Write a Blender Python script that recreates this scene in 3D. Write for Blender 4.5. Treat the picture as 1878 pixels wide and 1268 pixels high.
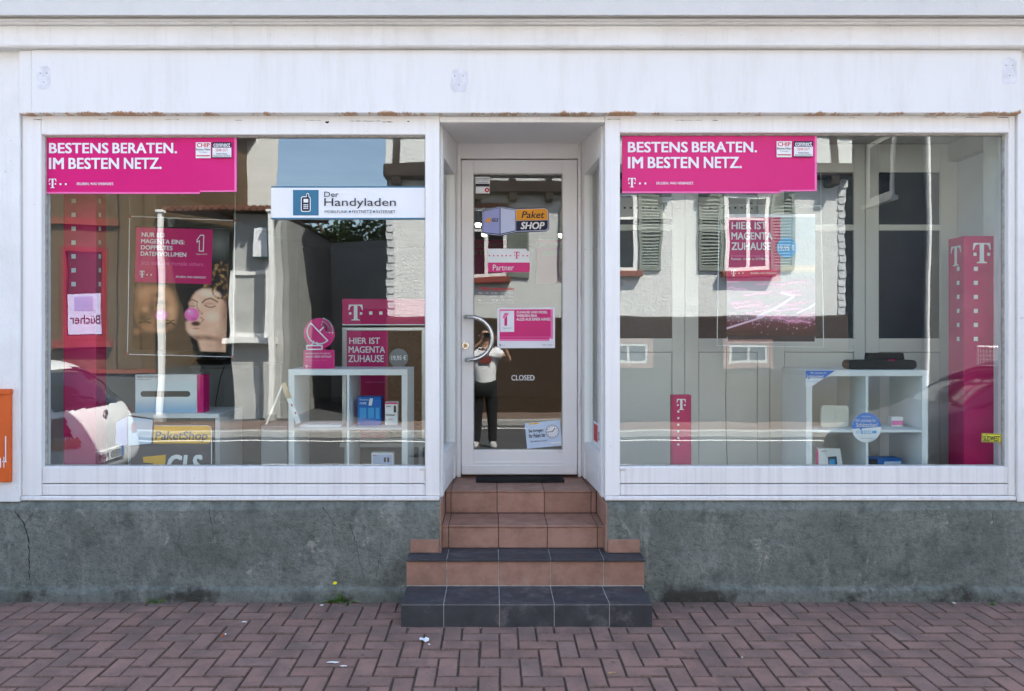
import bpy, bmesh, math, random
import numpy as np
from mathutils import Vector, Matrix, noise
R = math.radians
random.seed(7)
for o in list(bpy.data.objects): bpy.data.objects.remove(o)
SC = bpy.context.scene
COL = SC.collection

# ------------------------------------------------------------------ camera
FPX, W0, H0 = 1356.0, 1878.0, 1268.0      # focal length and size in photo pixels
VX, VY = 905.0, 610.0                      # vanishing point of the facade normal
CAMY, CAMZ = -4.52, 1.63
cam = bpy.data.cameras.new('camera')
cam.sensor_width = 36.0
cam.lens = FPX / W0 * 36.0
cam.shift_x = (W0 / 2 - VX) / W0
cam.shift_y = -(H0 / 2 - VY) / W0
cam.clip_start = 0.05
cam.clip_end = 500
co = bpy.data.objects.new('camera', cam)
co.location = (0, CAMY, CAMZ)
co.rotation_euler = (R(90), 0, 0)
COL.objects.link(co)
SC.camera = co

# ------------------------------------------------------------------ sky, sun, exposure
EL, AZ = R(50), R(38)
w = bpy.data.worlds.new('World'); SC.world = w; w.use_nodes = True
nt = w.node_tree
bg = nt.nodes['Background']
sky = nt.nodes.new('ShaderNodeTexSky')
sky.sky_type = 'NISHITA'; sky.sun_disc = False
sky.sun_elevation = EL; sky.sun_rotation = AZ
sky.altitude = 150; sky.air_density = 1.0; sky.dust_density = 1.3; sky.ozone_density = 0.4
nt.links.new(sky.outputs[0], bg.inputs[0])
bg.inputs[1].default_value = 0.125
sun = bpy.data.lights.new('sun', 'SUN'); sun.energy = 5.0; sun.angle = R(0.53); sun.color = (1.0, .955, .89)
so = bpy.data.objects.new('sun', sun)
S = Vector((math.sin(AZ) * math.cos(EL), math.cos(AZ) * math.cos(EL), math.sin(EL)))
so.rotation_euler = S.to_track_quat('Z', 'Y').to_euler(); so.location = (0, 10, 20)
COL.objects.link(so)
SC.view_settings.view_transform = 'Standard'
SC.view_settings.look = 'None'
SC.view_settings.gamma = 1.0
SC.view_settings.use_curve_mapping = False
SC.view_settings.exposure = 2.58
SC.cycles.use_denoising = True
SC.cycles.max_bounces = 10
SC.cycles.diffuse_bounces = 5
SC.cycles.glossy_bounces = 5
SC.cycles.transparent_max_bounces = 16
SC.cycles.sample_clamp_indirect = 8

# ------------------------------------------------------------------ materials
MATS = {}
def srgb(r, g, b):
    f = lambda c: (c / 255 / 12.92) if c / 255 <= .04045 else ((c / 255 + .055) / 1.055) ** 2.4
    return (f(r), f(g), f(b))

class NT:
    def __init__(s, name):
        s.m = bpy.data.materials.new(name); s.m.use_nodes = True
        s.t = s.m.node_tree; s.n = s.t.nodes; s.b = s.n['Principled BSDF']; s.out = s.n['Material Output']
        s.pos = s.n.new('ShaderNodeNewGeometry').outputs['Position']
    def link(s, a, b): s.t.links.new(a, b)
    def mapping(s, scale, src=None):
        n = s.n.new('ShaderNodeMapping'); n.inputs['Scale'].default_value = scale
        s.link(src or s.pos, n.inputs['Vector']); return n.outputs[0]
    def noise(s, scale, detail=4, rough=.55, vec=None, dist=0):
        n = s.n.new('ShaderNodeTexNoise'); n.inputs['Scale'].default_value = scale
        n.inputs['Detail'].default_value = detail; n.inputs['Roughness'].default_value = rough
        n.inputs['Distortion'].default_value = dist
        s.link(vec or s.pos, n.inputs['Vector']); return n.outputs['Fac']
    def ramp(s, fac, stops):
        n = s.n.new('ShaderNodeValToRGB'); cr = n.color_ramp
        while len(cr.elements) > 1: cr.elements.remove(cr.elements[-1])
        for i, (p, c) in enumerate(stops):
            e = cr.elements[0] if i == 0 else cr.elements.new(p)
            e.position = p
            e.color = (c, c, c, 1) if isinstance(c, (int, float)) else tuple(c) + (1,)
        s.link(fac, n.inputs[0]); return n.outputs[0]
    def math(s, op, a, b=None):
        n = s.n.new('ShaderNodeMath'); n.operation = op
        for i, v in enumerate((a, b)):
            if v is None: continue
            if isinstance(v, (int, float)): n.inputs[i].default_value = v
            else: s.link(v, n.inputs[i])
        return n.outputs[0]
    def sep(s, vec=None):
        n = s.n.new('ShaderNodeSeparateXYZ'); s.link(vec or s.pos, n.inputs[0]); return n.outputs
    def mix(s, fac, a, b, mode='MIX'):
        n = s.n.new('ShaderNodeMix'); n.data_type = 'RGBA'; n.blend_type = mode
        for i, v in ((0, fac), (6, a), (7, b)):
            if isinstance(v, (int, float)): n.inputs[i].default_value = v if i == 0 else (v, v, v, 1)
            elif isinstance(v, tuple): n.inputs[i].default_value = v + (1,) if len(v) == 3 else v
            else: s.link(v, n.inputs[i])
        return n.outputs[2]
    def bump(s, height, strength=.3, dist=.01):
        n = s.n.new('ShaderNodeBump'); n.inputs['Strength'].default_value = strength; n.inputs['Distance'].default_value = dist
        s.link(height, n.inputs['Height']); s.link(n.outputs[0], s.b.inputs['Normal'])
    def color(s, c):
        if isinstance(c, tuple): s.b.inputs['Base Color'].default_value = c + (1,)
        else: s.link(c, s.b.inputs['Base Color'])
    def rough(s, r, spec=None):
        if isinstance(r, (int, float)): s.b.inputs['Roughness'].default_value = r
        else: s.link(r, s.b.inputs['Roughness'])
        if spec is not None: s.b.inputs['Specular IOR Level'].default_value = spec
    def objrand(s):
        return s.n.new('ShaderNodeObjectInfo').outputs['Random']

def flat(name, col, rough=.5, spec=.3, metal=0, vary=.06, vs=6.0):
    """plain coloured surface with a little uneven tone"""
    if name in MATS: return MATS[name]
    t = NT(name)
    f = t.ramp(t.noise(vs, 5), [(.3, 1 - vary), (.7, 1 + vary)])
    t.color(t.mix(1.0, col, f, 'MULTIPLY')); t.rough(rough, spec); t.b.inputs['Metallic'].default_value = metal
    MATS[name] = t.m; return t.m

def build_materials():
    # painted joinery: rain streaks, small flecks
    def paint(name, base, streak=.10, dirt=.5, fleck=True):
        t = NT(name)
        st = t.noise(1.0, 6, .7, t.mapping((28, 28, .7)))
        col = t.mix(t.ramp(st, [(.45, 0), (.78, streak * 3)]), base, tuple(c * k for c, k in zip(base, (.80, .76, .77))))
        big = t.noise(2.2, 5, .6)
        col = t.mix(t.ramp(big, [(.45, 0), (.75, .22)]), col, tuple(c * k for c, k in zip(base, (.86, .84, .80))))
        if fleck:
            fl = t.noise(55, 3, .6); fb = t.noise(3.0, 3, .5)
            msk = t.math('MULTIPLY', t.ramp(fl, [(.68, 0), (.72, 1)]), t.ramp(fb, [(.5, 0), (.6, 1)]))
            col = t.mix(t.math('MULTIPLY', msk, dirt), col, (.25, .22, .18))
        t.color(col); t.rough(.42, .35)
        t.bump(t.noise(60, 4), .12, .002)
        MATS[name] = t.m
    paint('white_paint', (.80, .79, .768), .16, .6)
    paint('door_paint', (.77, .755, .745), .05, .3)
    paint('sill_paint', (.79, .775, .755), .32, .5)
    # render of the upper wall
    t = NT('white_render')
    col = t.mix(t.ramp(t.noise(3.5, 6, .65), [(.38, 0), (.75, .6)]), (.78, .775, .76), (.64, .63, .60))
    col = t.mix(t.ramp(t.noise(1.0, 6, .7, t.mapping((11, 11, .9))), [(.52, 0), (.8, .45)]), col, (.50, .48, .44))
    col = t.mix(t.math('MULTIPLY', t.ramp(t.noise(40, 4, .7), [(.63, 0), (.70, 1)]), t.ramp(t.noise(2.0, 3), [(.45, 0), (.6, .6)])), col, (.25, .23, .20))
    t.color(col); t.rough(.85, .2); t.bump(t.noise(45, 6, .7), .5, .004); MATS['white_render'] = t.m
    # fascia sheet metal with rust on the lower fold
    t = NT('fascia_paint')
    z = t.sep()[2]; x = t.sep()[0]
    base = t.mix(t.ramp(t.noise(1.6, 4, .5), [(.35, 0), (.8, .35)]), (.745, .742, .728), (.675, .67, .655))
    base = t.mix(t.ramp(t.noise(1.0, 6, .7, t.mapping((9, 9, 1.1))), [(.50, 0), (.78, .5)]), base, (.60, .58, .53))
    base = t.mix(t.math('MULTIPLY', t.ramp(t.noise(48, 4, .7), [(.66, 0), (.72, 1)]), t.ramp(t.noise(2.4, 3), [(.5, 0), (.62, .5)])), base, (.35, .33, .30))
    edge = t.math('SUBTRACT', 2.953, z)                       # 0 at the fold, negative above
    reach = t.math('MULTIPLY', t.ramp(t.noise(1.0, 8, .8, t.mapping((4.2, 1, .2))), [(.44, 0), (.72, 1)]), .034)
    lvl = t.math('ADD', edge, reach)
    fine = t.math('MULTIPLY', t.math('SUBTRACT', t.noise(90, 5, .75), .5), .030)
    lvl = t.math('SUBTRACT', t.math('ADD', lvl, fine), .007)
    m = t.n.new('ShaderNodeMapRange'); m.inputs[1].default_value = -.001; m.inputs[2].default_value = .006
    t.link(lvl, m.inputs[0])
    rust = t.mix(t.noise(40, 3), (.25, .10, .04), (.58, .37, .20))
    # long streaks running from a few drips
    col = t.mix(m.outputs[0], base, rust)
    t.color(col); t.rough(.4, .35); t.bump(t.noise(2.2, 2), .25, .01); MATS['fascia_paint'] = t.m
    # plinth: cement render in grey green with pale scuffs
    t = NT('plinth_render')
    n1 = t.noise(2.6, 8, .65, None, .3); n2 = t.noise(7, 6, .7); n3 = t.noise(30, 5, .65)
    col = t.mix(t.ramp(n1, [(.3, 0), (.7, 1)]), (.150, .164, .138), (.265, .285, .245))
    col = t.mix(t.ramp(n2, [(.34, .6), (.48, 0)]), col, (.085, .092, .080))
    streak = t.noise(1.0, 6, .7, t.mapping((9, 9, 2.4)))
    col = t.mix(t.ramp(streak, [(.55, 0), (.70, .7)]), col, (.35, .355, .31))
    col = t.mix(t.ramp(t.noise(5.2, 6, .8, None, .6), [(.60, 0), (.65, .7)]), col, (.44, .42, .36))
    col = t.mix(t.ramp(t.noise(3.3, 5, .6, t.mapping((1, 1, 1.7))), [(.62, 0), (.72, .5)]), col, (.135, .150, .105))
    col = t.mix(t.ramp(n3, [(.35, .4), (.55, 0)]), col, (.06, .065, .06))
    col = t.mix(t.ramp(t.noise(16, 5, .8, None, .4), [(.66, 0), (.70, .75)]), col, (.46, .45, .39))
    dm = t.math('MULTIPLY', t.ramp(t.noise(1.3, 6, .7), [(.50, 0), (.58, 1)]), t.ramp(t.math('ADD', t.sep()[2], t.math('MULTIPLY', t.noise(6, 5, .7), .16)), [(.135, 1), (.18, 0)]))
    col = t.mix(t.math('MULTIPLY', dm, .85), col, (.045, .038, .028))
    t.color(col); t.rough(.9, .15)
    t.bump(t.math('ADD', t.math('MULTIPLY', n2, 1.0), t.math('MULTIPLY', t.noise(80, 5, .7), .5)), 1.0, .03)
    MATS['plinth_render'] = t.m
    # pavers
    t = NT('paver')
    r = t.objrand()
    c = t.ramp(r, [(0, (.275, .160, .122)), (.3, (.305, .180, .140)), (.55, (.280, .158, .120)), (.8, (.250, .152, .118)), (.93, (.235, .150, .120)), (1, (.32, .205, .162))])
    c = t.mix(t.ramp(t.noise(5, 6, .65), [(.40, 0), (.64, .75)]), c, (.145, .102, .084))
    c = t.mix(t.ramp(t.noise(130, 3, .6), [(.60, 0), (.7, .35)]), c, (.30, .22, .21))
    c = t.mix(t.ramp(t.noise(95, 3, .7), [(.30, .45), (.42, 0)]), c, (.05, .035, .035))
    dirt = t.math('MULTIPLY', t.ramp(t.math('ADD', t.sep()[1], t.math('MULTIPLY', t.noise(3, 5, .7), .5)), [(.06, 0), (.22, 1)]), t.ramp(t.noise(9, 5, .7), [(.35, .25), (.6, .8)]))
    c = t.mix(dirt, c, (.11, .085, .070))
    vo = t.n.new('ShaderNodeTexVoronoi'); vo.inputs['Scale'].default_value = 5.5; t.link(t.mapping((1, 1, 0)), vo.inputs['Vector'])
    c = t.mix(t.ramp(t.math('ADD', vo.outputs['Distance'], t.math('MULTIPLY', t.noise(40, 2), .05)), [(.075, .6), (.10, 0)]), c, (.075, .062, .058))
    t.color(c); t.rough(.88, .2); t.bump(t.noise(160, 4, .7), .5, .003); MATS['paver'] = t.m
    flat('paver_edge', (.16, .105, .082), .95, .1, 0, .3, 60)  # brick sides and arrises: shade of the joints and dirt put into the colour
    t = NT('joint_sand')
    t.color(t.mix(t.noise(20, 5), (.065, .056, .045), (.15, .125, .10))); t.rough(.95, .1); t.bump(t.noise(200, 3), .6, .004)
    MATS['joint_sand'] = t.m
    t = NT('asphalt')
    c = t.mix(t.noise(1.2, 6, .6), (.045, .045, .047), (.075, .075, .074))
    c = t.mix(t.ramp(t.noise(220, 2), [(.55, 0), (.7, .5)]), c, (.2, .2, .195))
    t.color(c); t.rough(.9, .2); t.bump(t.noise(180, 3), .6, .006); MATS['asphalt'] = t.m
    t = NT('far_paving')
    bt = t.n.new('ShaderNodeTexBrick'); bt.inputs['Scale'].default_value = 5.0
    bt.inputs['Color1'].default_value = (.17, .115, .09, 1); bt.inputs['Color2'].default_value = (.22, .155, .12, 1); bt.inputs['Mortar'].default_value = (.09, .07, .06, 1)
    t.link(t.pos, bt.inputs['Vector']); t.color(bt.outputs[0]); t.rough(.9, .15); MATS['far_paving'] = t.m
    # step tiles
    def tile(name, a, b):
        t = NT(name); r = t.objrand()
        c = t.mix(r, a, b)
        c = t.mix(t.ramp(t.noise(9, 6, .65), [(.36, .6), (.58, 0)]), c, tuple(k * .60 for k in a))
        c = t.mix(t.ramp(t.noise(4.5, 7, .75), [(.56, 0), (.70, .35)]), c, (.34, .31, .28))
        c = t.mix(t.ramp(t.noise(120, 3, .7), [(.62, 0), (.72, .25)]), c, tuple(min(1, k * 1.7) for k in b))
        t.color(c); t.rough(t.ramp(t.noise(12, 4), [(.3, .42), (.7, .65)]), .4); t.bump(t.noise(90, 4), .18, .002); MATS[name] = t.m
    tile('tile_brown', (.315, .170, .120), (.365, .205, .150))
    tile('tile_dark', (.044, .045, .050), (.058, .059, .064))
    flat('grout_grey', (.40, .38, .34), .95, .1, 0, .25, 30)
    flat('grout_dark', (.07, .055, .048), .95, .1, 0, .25, 30)
    # glass: thin pane, mirror reflection on the side met first, clear behind
    def glass(name, tint, ior, wob):
        t = NT(name); t.n.remove(t.b)
        g = t.n.new('ShaderNodeBsdfGlossy'); g.inputs['Roughness'].default_value = 0.0; g.inputs['Color'].default_value = (.97, 1, .985, 1)
        tr = t.n.new('ShaderNodeBsdfTransparent'); tr.inputs['Color'].default_value = tint + (1,)
        fr = t.n.new('ShaderNodeFresnel'); fr.inputs['IOR'].default_value = ior
        geo = t.n.new('ShaderNodeNewGeometry')
        fac = t.math('MULTIPLY', fr.outputs[0], t.math('SUBTRACT', 1.0, geo.outputs['Backfacing']))
        mx = t.n.new('ShaderNodeMixShader'); t.link(fac, mx.inputs[0]); t.link(tr.outputs[0], mx.inputs[1]); t.link(g.outputs[0], mx.inputs[2])
        if wob:
            bp = t.n.new('ShaderNodeBump'); bp.inputs['Strength'].default_value = 1.0; bp.inputs['Distance'].default_value = wob
            t.link(t.noise(2.6, 1, .4), bp.inputs['Height'])
            t.link(bp.outputs[0], g.inputs['Normal'])
        t.link(mx.outputs[0], t.out.inputs[0]); MATS[name] = t.m
    glass('shop_glass', (.93, .965, .95), 2.14, .0008)
    glass('door_glass', (.90, .93, .92), 1.92, .0006)
    glass('acrylic', (.985, .99, .99), 1.30, 0)
    glass('far_glass', (.25, .28, .30), 1.7, .001)
    # interior
    t = NT('joinery_grey'); t.color(t.mix(t.noise(1.0, 5, .6, t.mapping((6, 6, .8))), (.60, .58, .54), (.68, .66, .62))); t.rough(.5, .3); MATS['joinery_grey'] = t.m
    flat('interior_wall', (.20, .20, .19), .85, .1, 0, .08, 2)
    flat('display_wall', (.66, .67, .70), .8, .1, 0, .05, 2)
    flat('interior_floor', (.16, .155, .15), .5, .3, 0, .12, 4)
    flat('interior_ceiling', (.5, .48, .45), .85, .1, 0, .08, 2)
    flat('navy_film', (.018, .028, .048), .25, .4, 0, .2, 3)
    flat('shelf_white', (.74, .75, .74), .45, .3, 0, .03)
    flat('card_white', (.78, .79, .80), .5, .3, 0, .03)
    flat('off_white', (.66, .66, .58), .4, .3, 0, .03)
    flat('print_white', (.80, .79, .84), .55, .2, 0, .02)
    flat('magenta', (.64, .007, .175), .3, .3, 0, .04, 2)
    flat('magenta_deep', (.50, .006, .115), .45, .3, 0, .05, 2)
    flat('magenta_light', (.80, .17, .42), .4, .3, 0, .04, 2)
    flat('print_blue', (.012, .15, .52), .45, .3)
    flat('print_sky', (.06, .36, .70), .45, .3)
    flat('petrol', (.035, .16, .26), .45, .3, 0, .05)
    flat('slate_print', (.06, .07, .09), .5, .2)
    flat('disc_grey', (.16, .20, .22), .5, .3)
    flat('black_plastic', (.012, .012, .013), .35, .4)
    flat('dark_text', (.03, .03, .045), .6, .2)
    flat('navy_print', (.008, .010, .045), .5, .3)
    flat('yellow_print', (.78, .42, .012), .45, .3)
    flat('amber_print', (.80, .33, .01), .45, .3)
    flat('lemon_print', (.72, .70, .06), .5, .3)
    flat('lilac_print', (.33, .36, .66), .5, .3)
    flat('lilac_pale', (.55, .60, .82), .5, .3)
    flat('ice_print', (.55, .66, .80), .5, .3)
    flat('red_print', (.55, .02, .03), .5, .3)
    flat('orange_box', (.62, .105, .012), .45, .35, 0, .06)
    flat('grey_board', (.05, .053, .068), .5, .3)
    flat('silver', (.62, .63, .64), .35, .5, .9, .04)
    flat('steel', (.55, .55, .54), .22, .5, 1.0, .06)
    flat('brass', (.42, .31, .16), .35, .5, .8, .06)
    flat('wood_light', (.50, .33, .15), .55, .3, 0, .15, 12)
    flat('rubber', (.014, .014, .014), .8, .2, 0, .2, 40)
    flat('counter_grey', (.22, .22, .22), .6, .2)
    flat('paper', (.72, .72, .68), .8, .1)
    flat('leaf_green', (.11, .20, .04), .6, .3, 0, .3, 30)
    flat('petal_yellow', (.75, .60, .02), .6, .2)
    flat('dry_leaf', (.42, .29, .13), .8, .1, 0, .25, 40)
    t = NT('upper_render'); t.color(t.mix(t.noise(3, 6, .65), (.56, .55, .52), (.66, .65, .62))); t.rough(.9, .1); t.bump(t.noise(50, 5, .7), .5, .004); MATS['upper_render'] = t.m
    flat('crack_dark', (.012, .013, .012), .95, .05)
    flat('filler_grey', (.66, .66, .685), .85, .1, 0, .16, 18)
    # across the street
    t = NT('far_render')
    t.color(t.mix(t.noise(9, 7, .75), (.66, .665, .64), (.80, .80, .765))); t.rough(.9, .1); t.bump(t.noise(22, 5, .7), 1.0, .03); MATS['far_render'] = t.m
    t = NT('rough_plinth')
    t.color(t.mix(t.noise(16, 6, .8, t.mapping((1, 1, .6)), .5), (.022, .014, .009), (.105, .072, .048))); t.rough(.95, .1); t.bump(t.noise(18, 5, .75), 1.0, .05); MATS['rough_plinth'] = t.m
    t = NT('far_brick')
    bt = t.n.new('ShaderNodeTexBrick'); bt.inputs['Scale'].default_value = 4.2
    bt.inputs['Color1'].default_value = (.11, .07, .036, 1); bt.inputs['Color2'].default_value = (.145, .094, .048, 1); bt.inputs['Mortar'].default_value = (.10, .08, .055, 1)
    mp = t.n.new('ShaderNodeMapping'); mp.inputs['Rotation'].default_value = (R(90), 0, 0); t.link(t.pos, mp.inputs[0])
    t.link(mp.outputs[0], bt.inputs['Vector']); t.color(bt.outputs[0]); t.rough(.9, .1); MATS['far_brick'] = t.m
    flat('timber_dark', (.035, .024, .018), .7, .2, 0, .3, 8)
    flat('shutter_green', (.20, .22, .185), .6, .2, 0, .1, 8)
    flat('sill_red', (.22, .075, .045), .8, .1, 0, .15, 6)
    flat('pink_trim', (.24, .15, .125), .8, .1, 0, .1, 6)
    flat('white_trim', (.78, .77, .74), .5, .3, 0, .05)
    flat('red_frame', (.24, .045, .035), .5, .3, 0, .1)
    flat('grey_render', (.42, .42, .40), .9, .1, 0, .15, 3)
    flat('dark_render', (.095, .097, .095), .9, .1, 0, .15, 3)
    flat('yard_render', (.27, .27, .26), .9, .1, 0, .15, 3)
    flat('roof_tile', (.16, .07, .045), .8, .1, 0, .25, 10)
    flat('slate', (.45, .46, .46), .6, .3, 0, .2, 10)
    flat('teal_sign', (.02, .15, .14), .5, .3)
    flat('car_white', (.78, .79, .78), .25, .5, 0, .02)
    flat('car_dark', (.045, .044, .055), .45, .5, .2, .02)
    flat('car_glass', (.012, .012, .014), .05, .6)
    flat('tyre', (.015, .015, .015), .85, .1)
    flat('tail_red', (.16, .012, .010), .2, .5)
    flat('tail_amber', (.55, .25, .10), .2, .5)
    flat('kerb_stone', (.33, .32, .30), .9, .1, 0, .15, 8)
    flat('road_paint', (.72, .72, .70), .8, .1, 0, .15, 12)
    flat('ground_soil', (.12, .11, .08), .95, .05, 0, .2, 3)
    flat('bark', (.09, .06, .04), .95, .05, 0, .3, 14)
    flat('skin', (.52, .29, .19), .5, .3, 0, .05)
    flat('shirt_white', (.78, .78, .79), .85, .1, 0, .05, 10)
    flat('jeans_black', (.016, .016, .018), .85, .1, 0, .2, 30)
    flat('hair_dark', (.016, .011, .008), .7, .2)
    flat('shoe_grey', (.45, .44, .42), .7, .2, 0, .15, 30)
    t = NT('foliage'); r = t.objrand()
    t.color(t.mix(t.noise(3.5, 4), (.035, .075, .015), (.11, .17, .04))); t.rough(.6, .25); MATS['foliage'] = t.m
    t = NT('lamp_glow'); t.b.inputs['Emission Color'].default_value = (1, .86, .6, 1); t.b.inputs['Emission Strength'].default_value = 6; MATS['lamp_glow'] = t.m
    t = NT('photo_print')
    va = t.n.new('ShaderNodeAttribute'); va.attribute_name = 'print'
    t.color(va.outputs['Color']); t.rough(.45, .3); MATS['photo_print'] = t.m
build_materials()
M = MATS

# ------------------------------------------------------------------ mesh helpers
ORG = {}
class MB:
    def __init__(s): s.v = []; s.f = []
    def quad(s, *p):
        i = len(s.v); s.v += [tuple(q) for q in p]; s.f.append(tuple(range(i, i + len(p)))); return s
    poly = quad
    def box(s, x0, y0, z0, x1, y1, z1, ch=0):
        i = len(s.v)
        s.v += [(x0, y0, z0), (x1, y0, z0), (x1, y1, z0), (x0, y1, z0), (x0, y0, z1), (x1, y0, z1), (x1, y1, z1), (x0, y1, z1)]
        s.f += [tuple(i + k for k in q) for q in ((0, 3, 2, 1), (4, 5, 6, 7), (0, 1, 5, 4), (1, 2, 6, 5), (2, 3, 7, 6), (3, 0, 4, 7))]
        return s
    def prism(s, pts, axis, a, b):
        """2-D outline swept along an axis; pts are (y,z) for 'x', (x,z) for 'y', (x,y) for 'z'"""
        def mk(p, t): return {'x': (t, p[0], p[1]), 'y': (p[0], t, p[1]), 'z': (p[0], p[1], t)}[axis]
        n = len(pts); i = len(s.v)
        s.v += [mk(p, a) for p in pts] + [mk(p, b) for p in pts]
        s.f.append(tuple(i + k for k in range(n))); s.f.append(tuple(i + n + k for k in reversed(range(n))))
        for k in range(n):
            q = (k + 1) % n; s.f.append((i + k, i + n + k, i + n + q, i + q))
        return s
    def tube(s, pts, r, n=8, closed=False):
        pts = [Vector(p) for p in pts]; m = len(pts); i0 = len(s.v)
        up = None
        for k, p in enumerate(pts):
            a = pts[k - 1] if (k or closed) else p; b = pts[(k + 1) % m] if (k < m - 1 or closed) else p
            d = (b - a).normalized()
            if up is None: up = d.orthogonal().normalized()
            up = (up - d * up.dot(d)).normalized(); sd = d.cross(up)
            rr = r[k] if isinstance(r, (list, tuple)) else r
            for j in range(n):
                t = 2 * math.pi * j / n
                s.v.append(tuple(p + (up * math.cos(t) + sd * math.sin(t)) * rr))
        for k in range(m - 1 + (1 if closed else 0)):
            for j in range(n):
                a = i0 + k * n + j; b = i0 + k * n + (j + 1) % n; kk = (k + 1) % m
                c = i0 + kk * n + (j + 1) % n; d = i0 + kk * n + j
                s.f.append((a, b, c, d))
        if not closed:
            s.f.append(tuple(i0 + j for j in reversed(range(n)))); s.f.append(tuple(i0 + (m - 1) * n + j for j in range(n)))
        return s
    def disc(s, c, rad, axis, t, n=24):
        """short cylinder centred at c, its axis along axis, thickness t"""
        c = Vector(c); d = {'x': Vector((1, 0, 0)), 'y': Vector((0, 1, 0)), 'z': Vector((0, 0, 1))}[axis] * t / 2
        return s.tube([c - d, c + d], rad, n)
    def build(s, name, mat, parent=None, origin=None, bevel=0, smooth=False, seg=1):
        me = bpy.data.meshes.new(name); me.from_pydata(s.v, [], s.f); me.update()
        bm = bmesh.new(); bm.from_mesh(me)
        bmesh.ops.recalc_face_normals(bm, faces=bm.faces)
        if bevel:
            eds = [e for e in bm.edges if len(e.link_faces) == 2 and e.calc_face_angle(0) > .6]
            bmesh.ops.bevel(bm, geom=eds, offset=bevel, segments=seg, affect='EDGES', clamp_overlap=True)
        bm.to_mesh(me); bm.free()
        return link(name, me, mat, parent, origin, smooth)

def link(name, me, mat, parent=None, origin=None, smooth=False):
    n = len(me.vertices); a = np.empty(n * 3, dtype=np.float32); me.vertices.foreach_get('co', a); a = a.reshape(-1, 3)
    if origin is None:
        lo, hi = a.min(0), a.max(0); origin = ((lo[0] + hi[0]) / 2, (lo[1] + hi[1]) / 2, lo[2])
    origin = Vector([float(k) for k in origin])
    me.transform(Matrix.Translation(-origin))
    if mat is not None: me.materials.append(M[mat] if isinstance(mat, str) else mat)
    if smooth: me.polygons.foreach_set('use_smooth', [True] * len(me.polygons))
    ob = bpy.data.objects.new(name, me); COL.objects.link(ob)
    ORG[ob.name] = origin
    if parent is not None:
        ob.parent = parent; ob.location = origin - ORG[parent.name]
    else: ob.location = origin
    return ob

def tag(o, label, cat, group=None):
    o['label'] = label; o['category'] = cat
    if group: o['group'] = group
    return o
def thing(name, loc, label, cat, group=None):
    o = bpy.data.objects.new(name, None); COL.objects.link(o); o.location = loc; o.empty_display_size = .1
    ORG[o.name] = Vector(loc); return tag(o, label, cat, group)
def struct(o): o['kind'] = 'structure'; return o
def box(name, mat, parent, x0, y0, z0, x1, y1, z1, bevel=0, seg=1):
    return MB().box(x0, y0, z0, x1, y1, z1).build(name, mat, parent, None, bevel, False, seg)
def frame4(name, mat, parent, X0, Z0, X1, Z1, x0, z0, x1, z1, y0, y1, bevel=.003):
    """rectangular frame from the outer to the inner rectangle, four mitred members as one mesh"""
    m = MB()
    o = [(X0, Z0), (X1, Z0), (X1, Z1), (X0, Z1)]; i = [(x0, z0), (x1, z0), (x1, z1), (x0, z1)]
    for k in range(4):
        q = (k + 1) % 4
        m.prism([o[k], o[q], i[q], i[k]], 'y', y0, y1)
    return m.build(name, mat, parent, None, bevel)

def P(px, py, Y):
    d = Y - CAMY
    return ((px - VX) * d / FPX, CAMZ + (VY - py) * d / FPX)
def PX(px, Y): return (px - VX) * (Y - CAMY) / FPX
def PZ(py, Y): return CAMZ + (VY - py) * (Y - CAMY) / FPX

def glyphs(txt, bold=0.0, shear=0.0, space=1.0):
    cu = bpy.data.curves.new('t', 'FONT'); cu.body = txt; cu.size = 1; cu.shear = shear; cu.space_character = space
    cu.resolution_u = 3; cu.fill_mode = 'FRONT'
    ob = bpy.data.objects.new('t', cu); COL.objects.link(ob)
    bpy.context.view_layer.update()
    me = bpy.data.meshes.new_from_object(ob.evaluated_get(bpy.context.evaluated_depsgraph_get()))
    bpy.data.objects.remove(ob); bpy.data.curves.remove(cu)
    n = len(me.vertices); a = np.empty(n * 3, dtype=np.float64); me.vertices.foreach_get('co', a); a = a.reshape(-1, 3)
    f = [tuple(p.vertices) for p in me.polygons]
    bpy.data.meshes.remove(me)
    if bold:                                            # heavier strokes: four shifted copies, each a hair behind the last
        b = bold * .8; A, F = [], []
        for k, (sx, sy) in enumerate(((-b, -b * .55), (b, -b * .55), (b, b * .55), (-b, b * .55))):
            A.append(a + np.array([sx, sy, .02 * k])); F += [tuple(i + k * n for i in q) for q in f]
        a, f = np.concatenate(A), F
    return a, f

TL = [(-.42, 1), (.42, 1), (.45, .66), (.40, .66), (.34, .84), (.26, .92), (.11, .93), (.11, .14), (.14, .07), (.26, .05), (.26, 0),
      (-.26, 0), (-.26, .05), (-.14, .07), (-.11, .14), (-.11, .93), (-.26, .92), (-.34, .84), (-.40, .66), (-.45, .66)]
ONE = [(.30, 0), (.72, 0), (.72, 1), (.38, 1), (.05, .70), (.05, .55), (.30, .66)]

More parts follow.
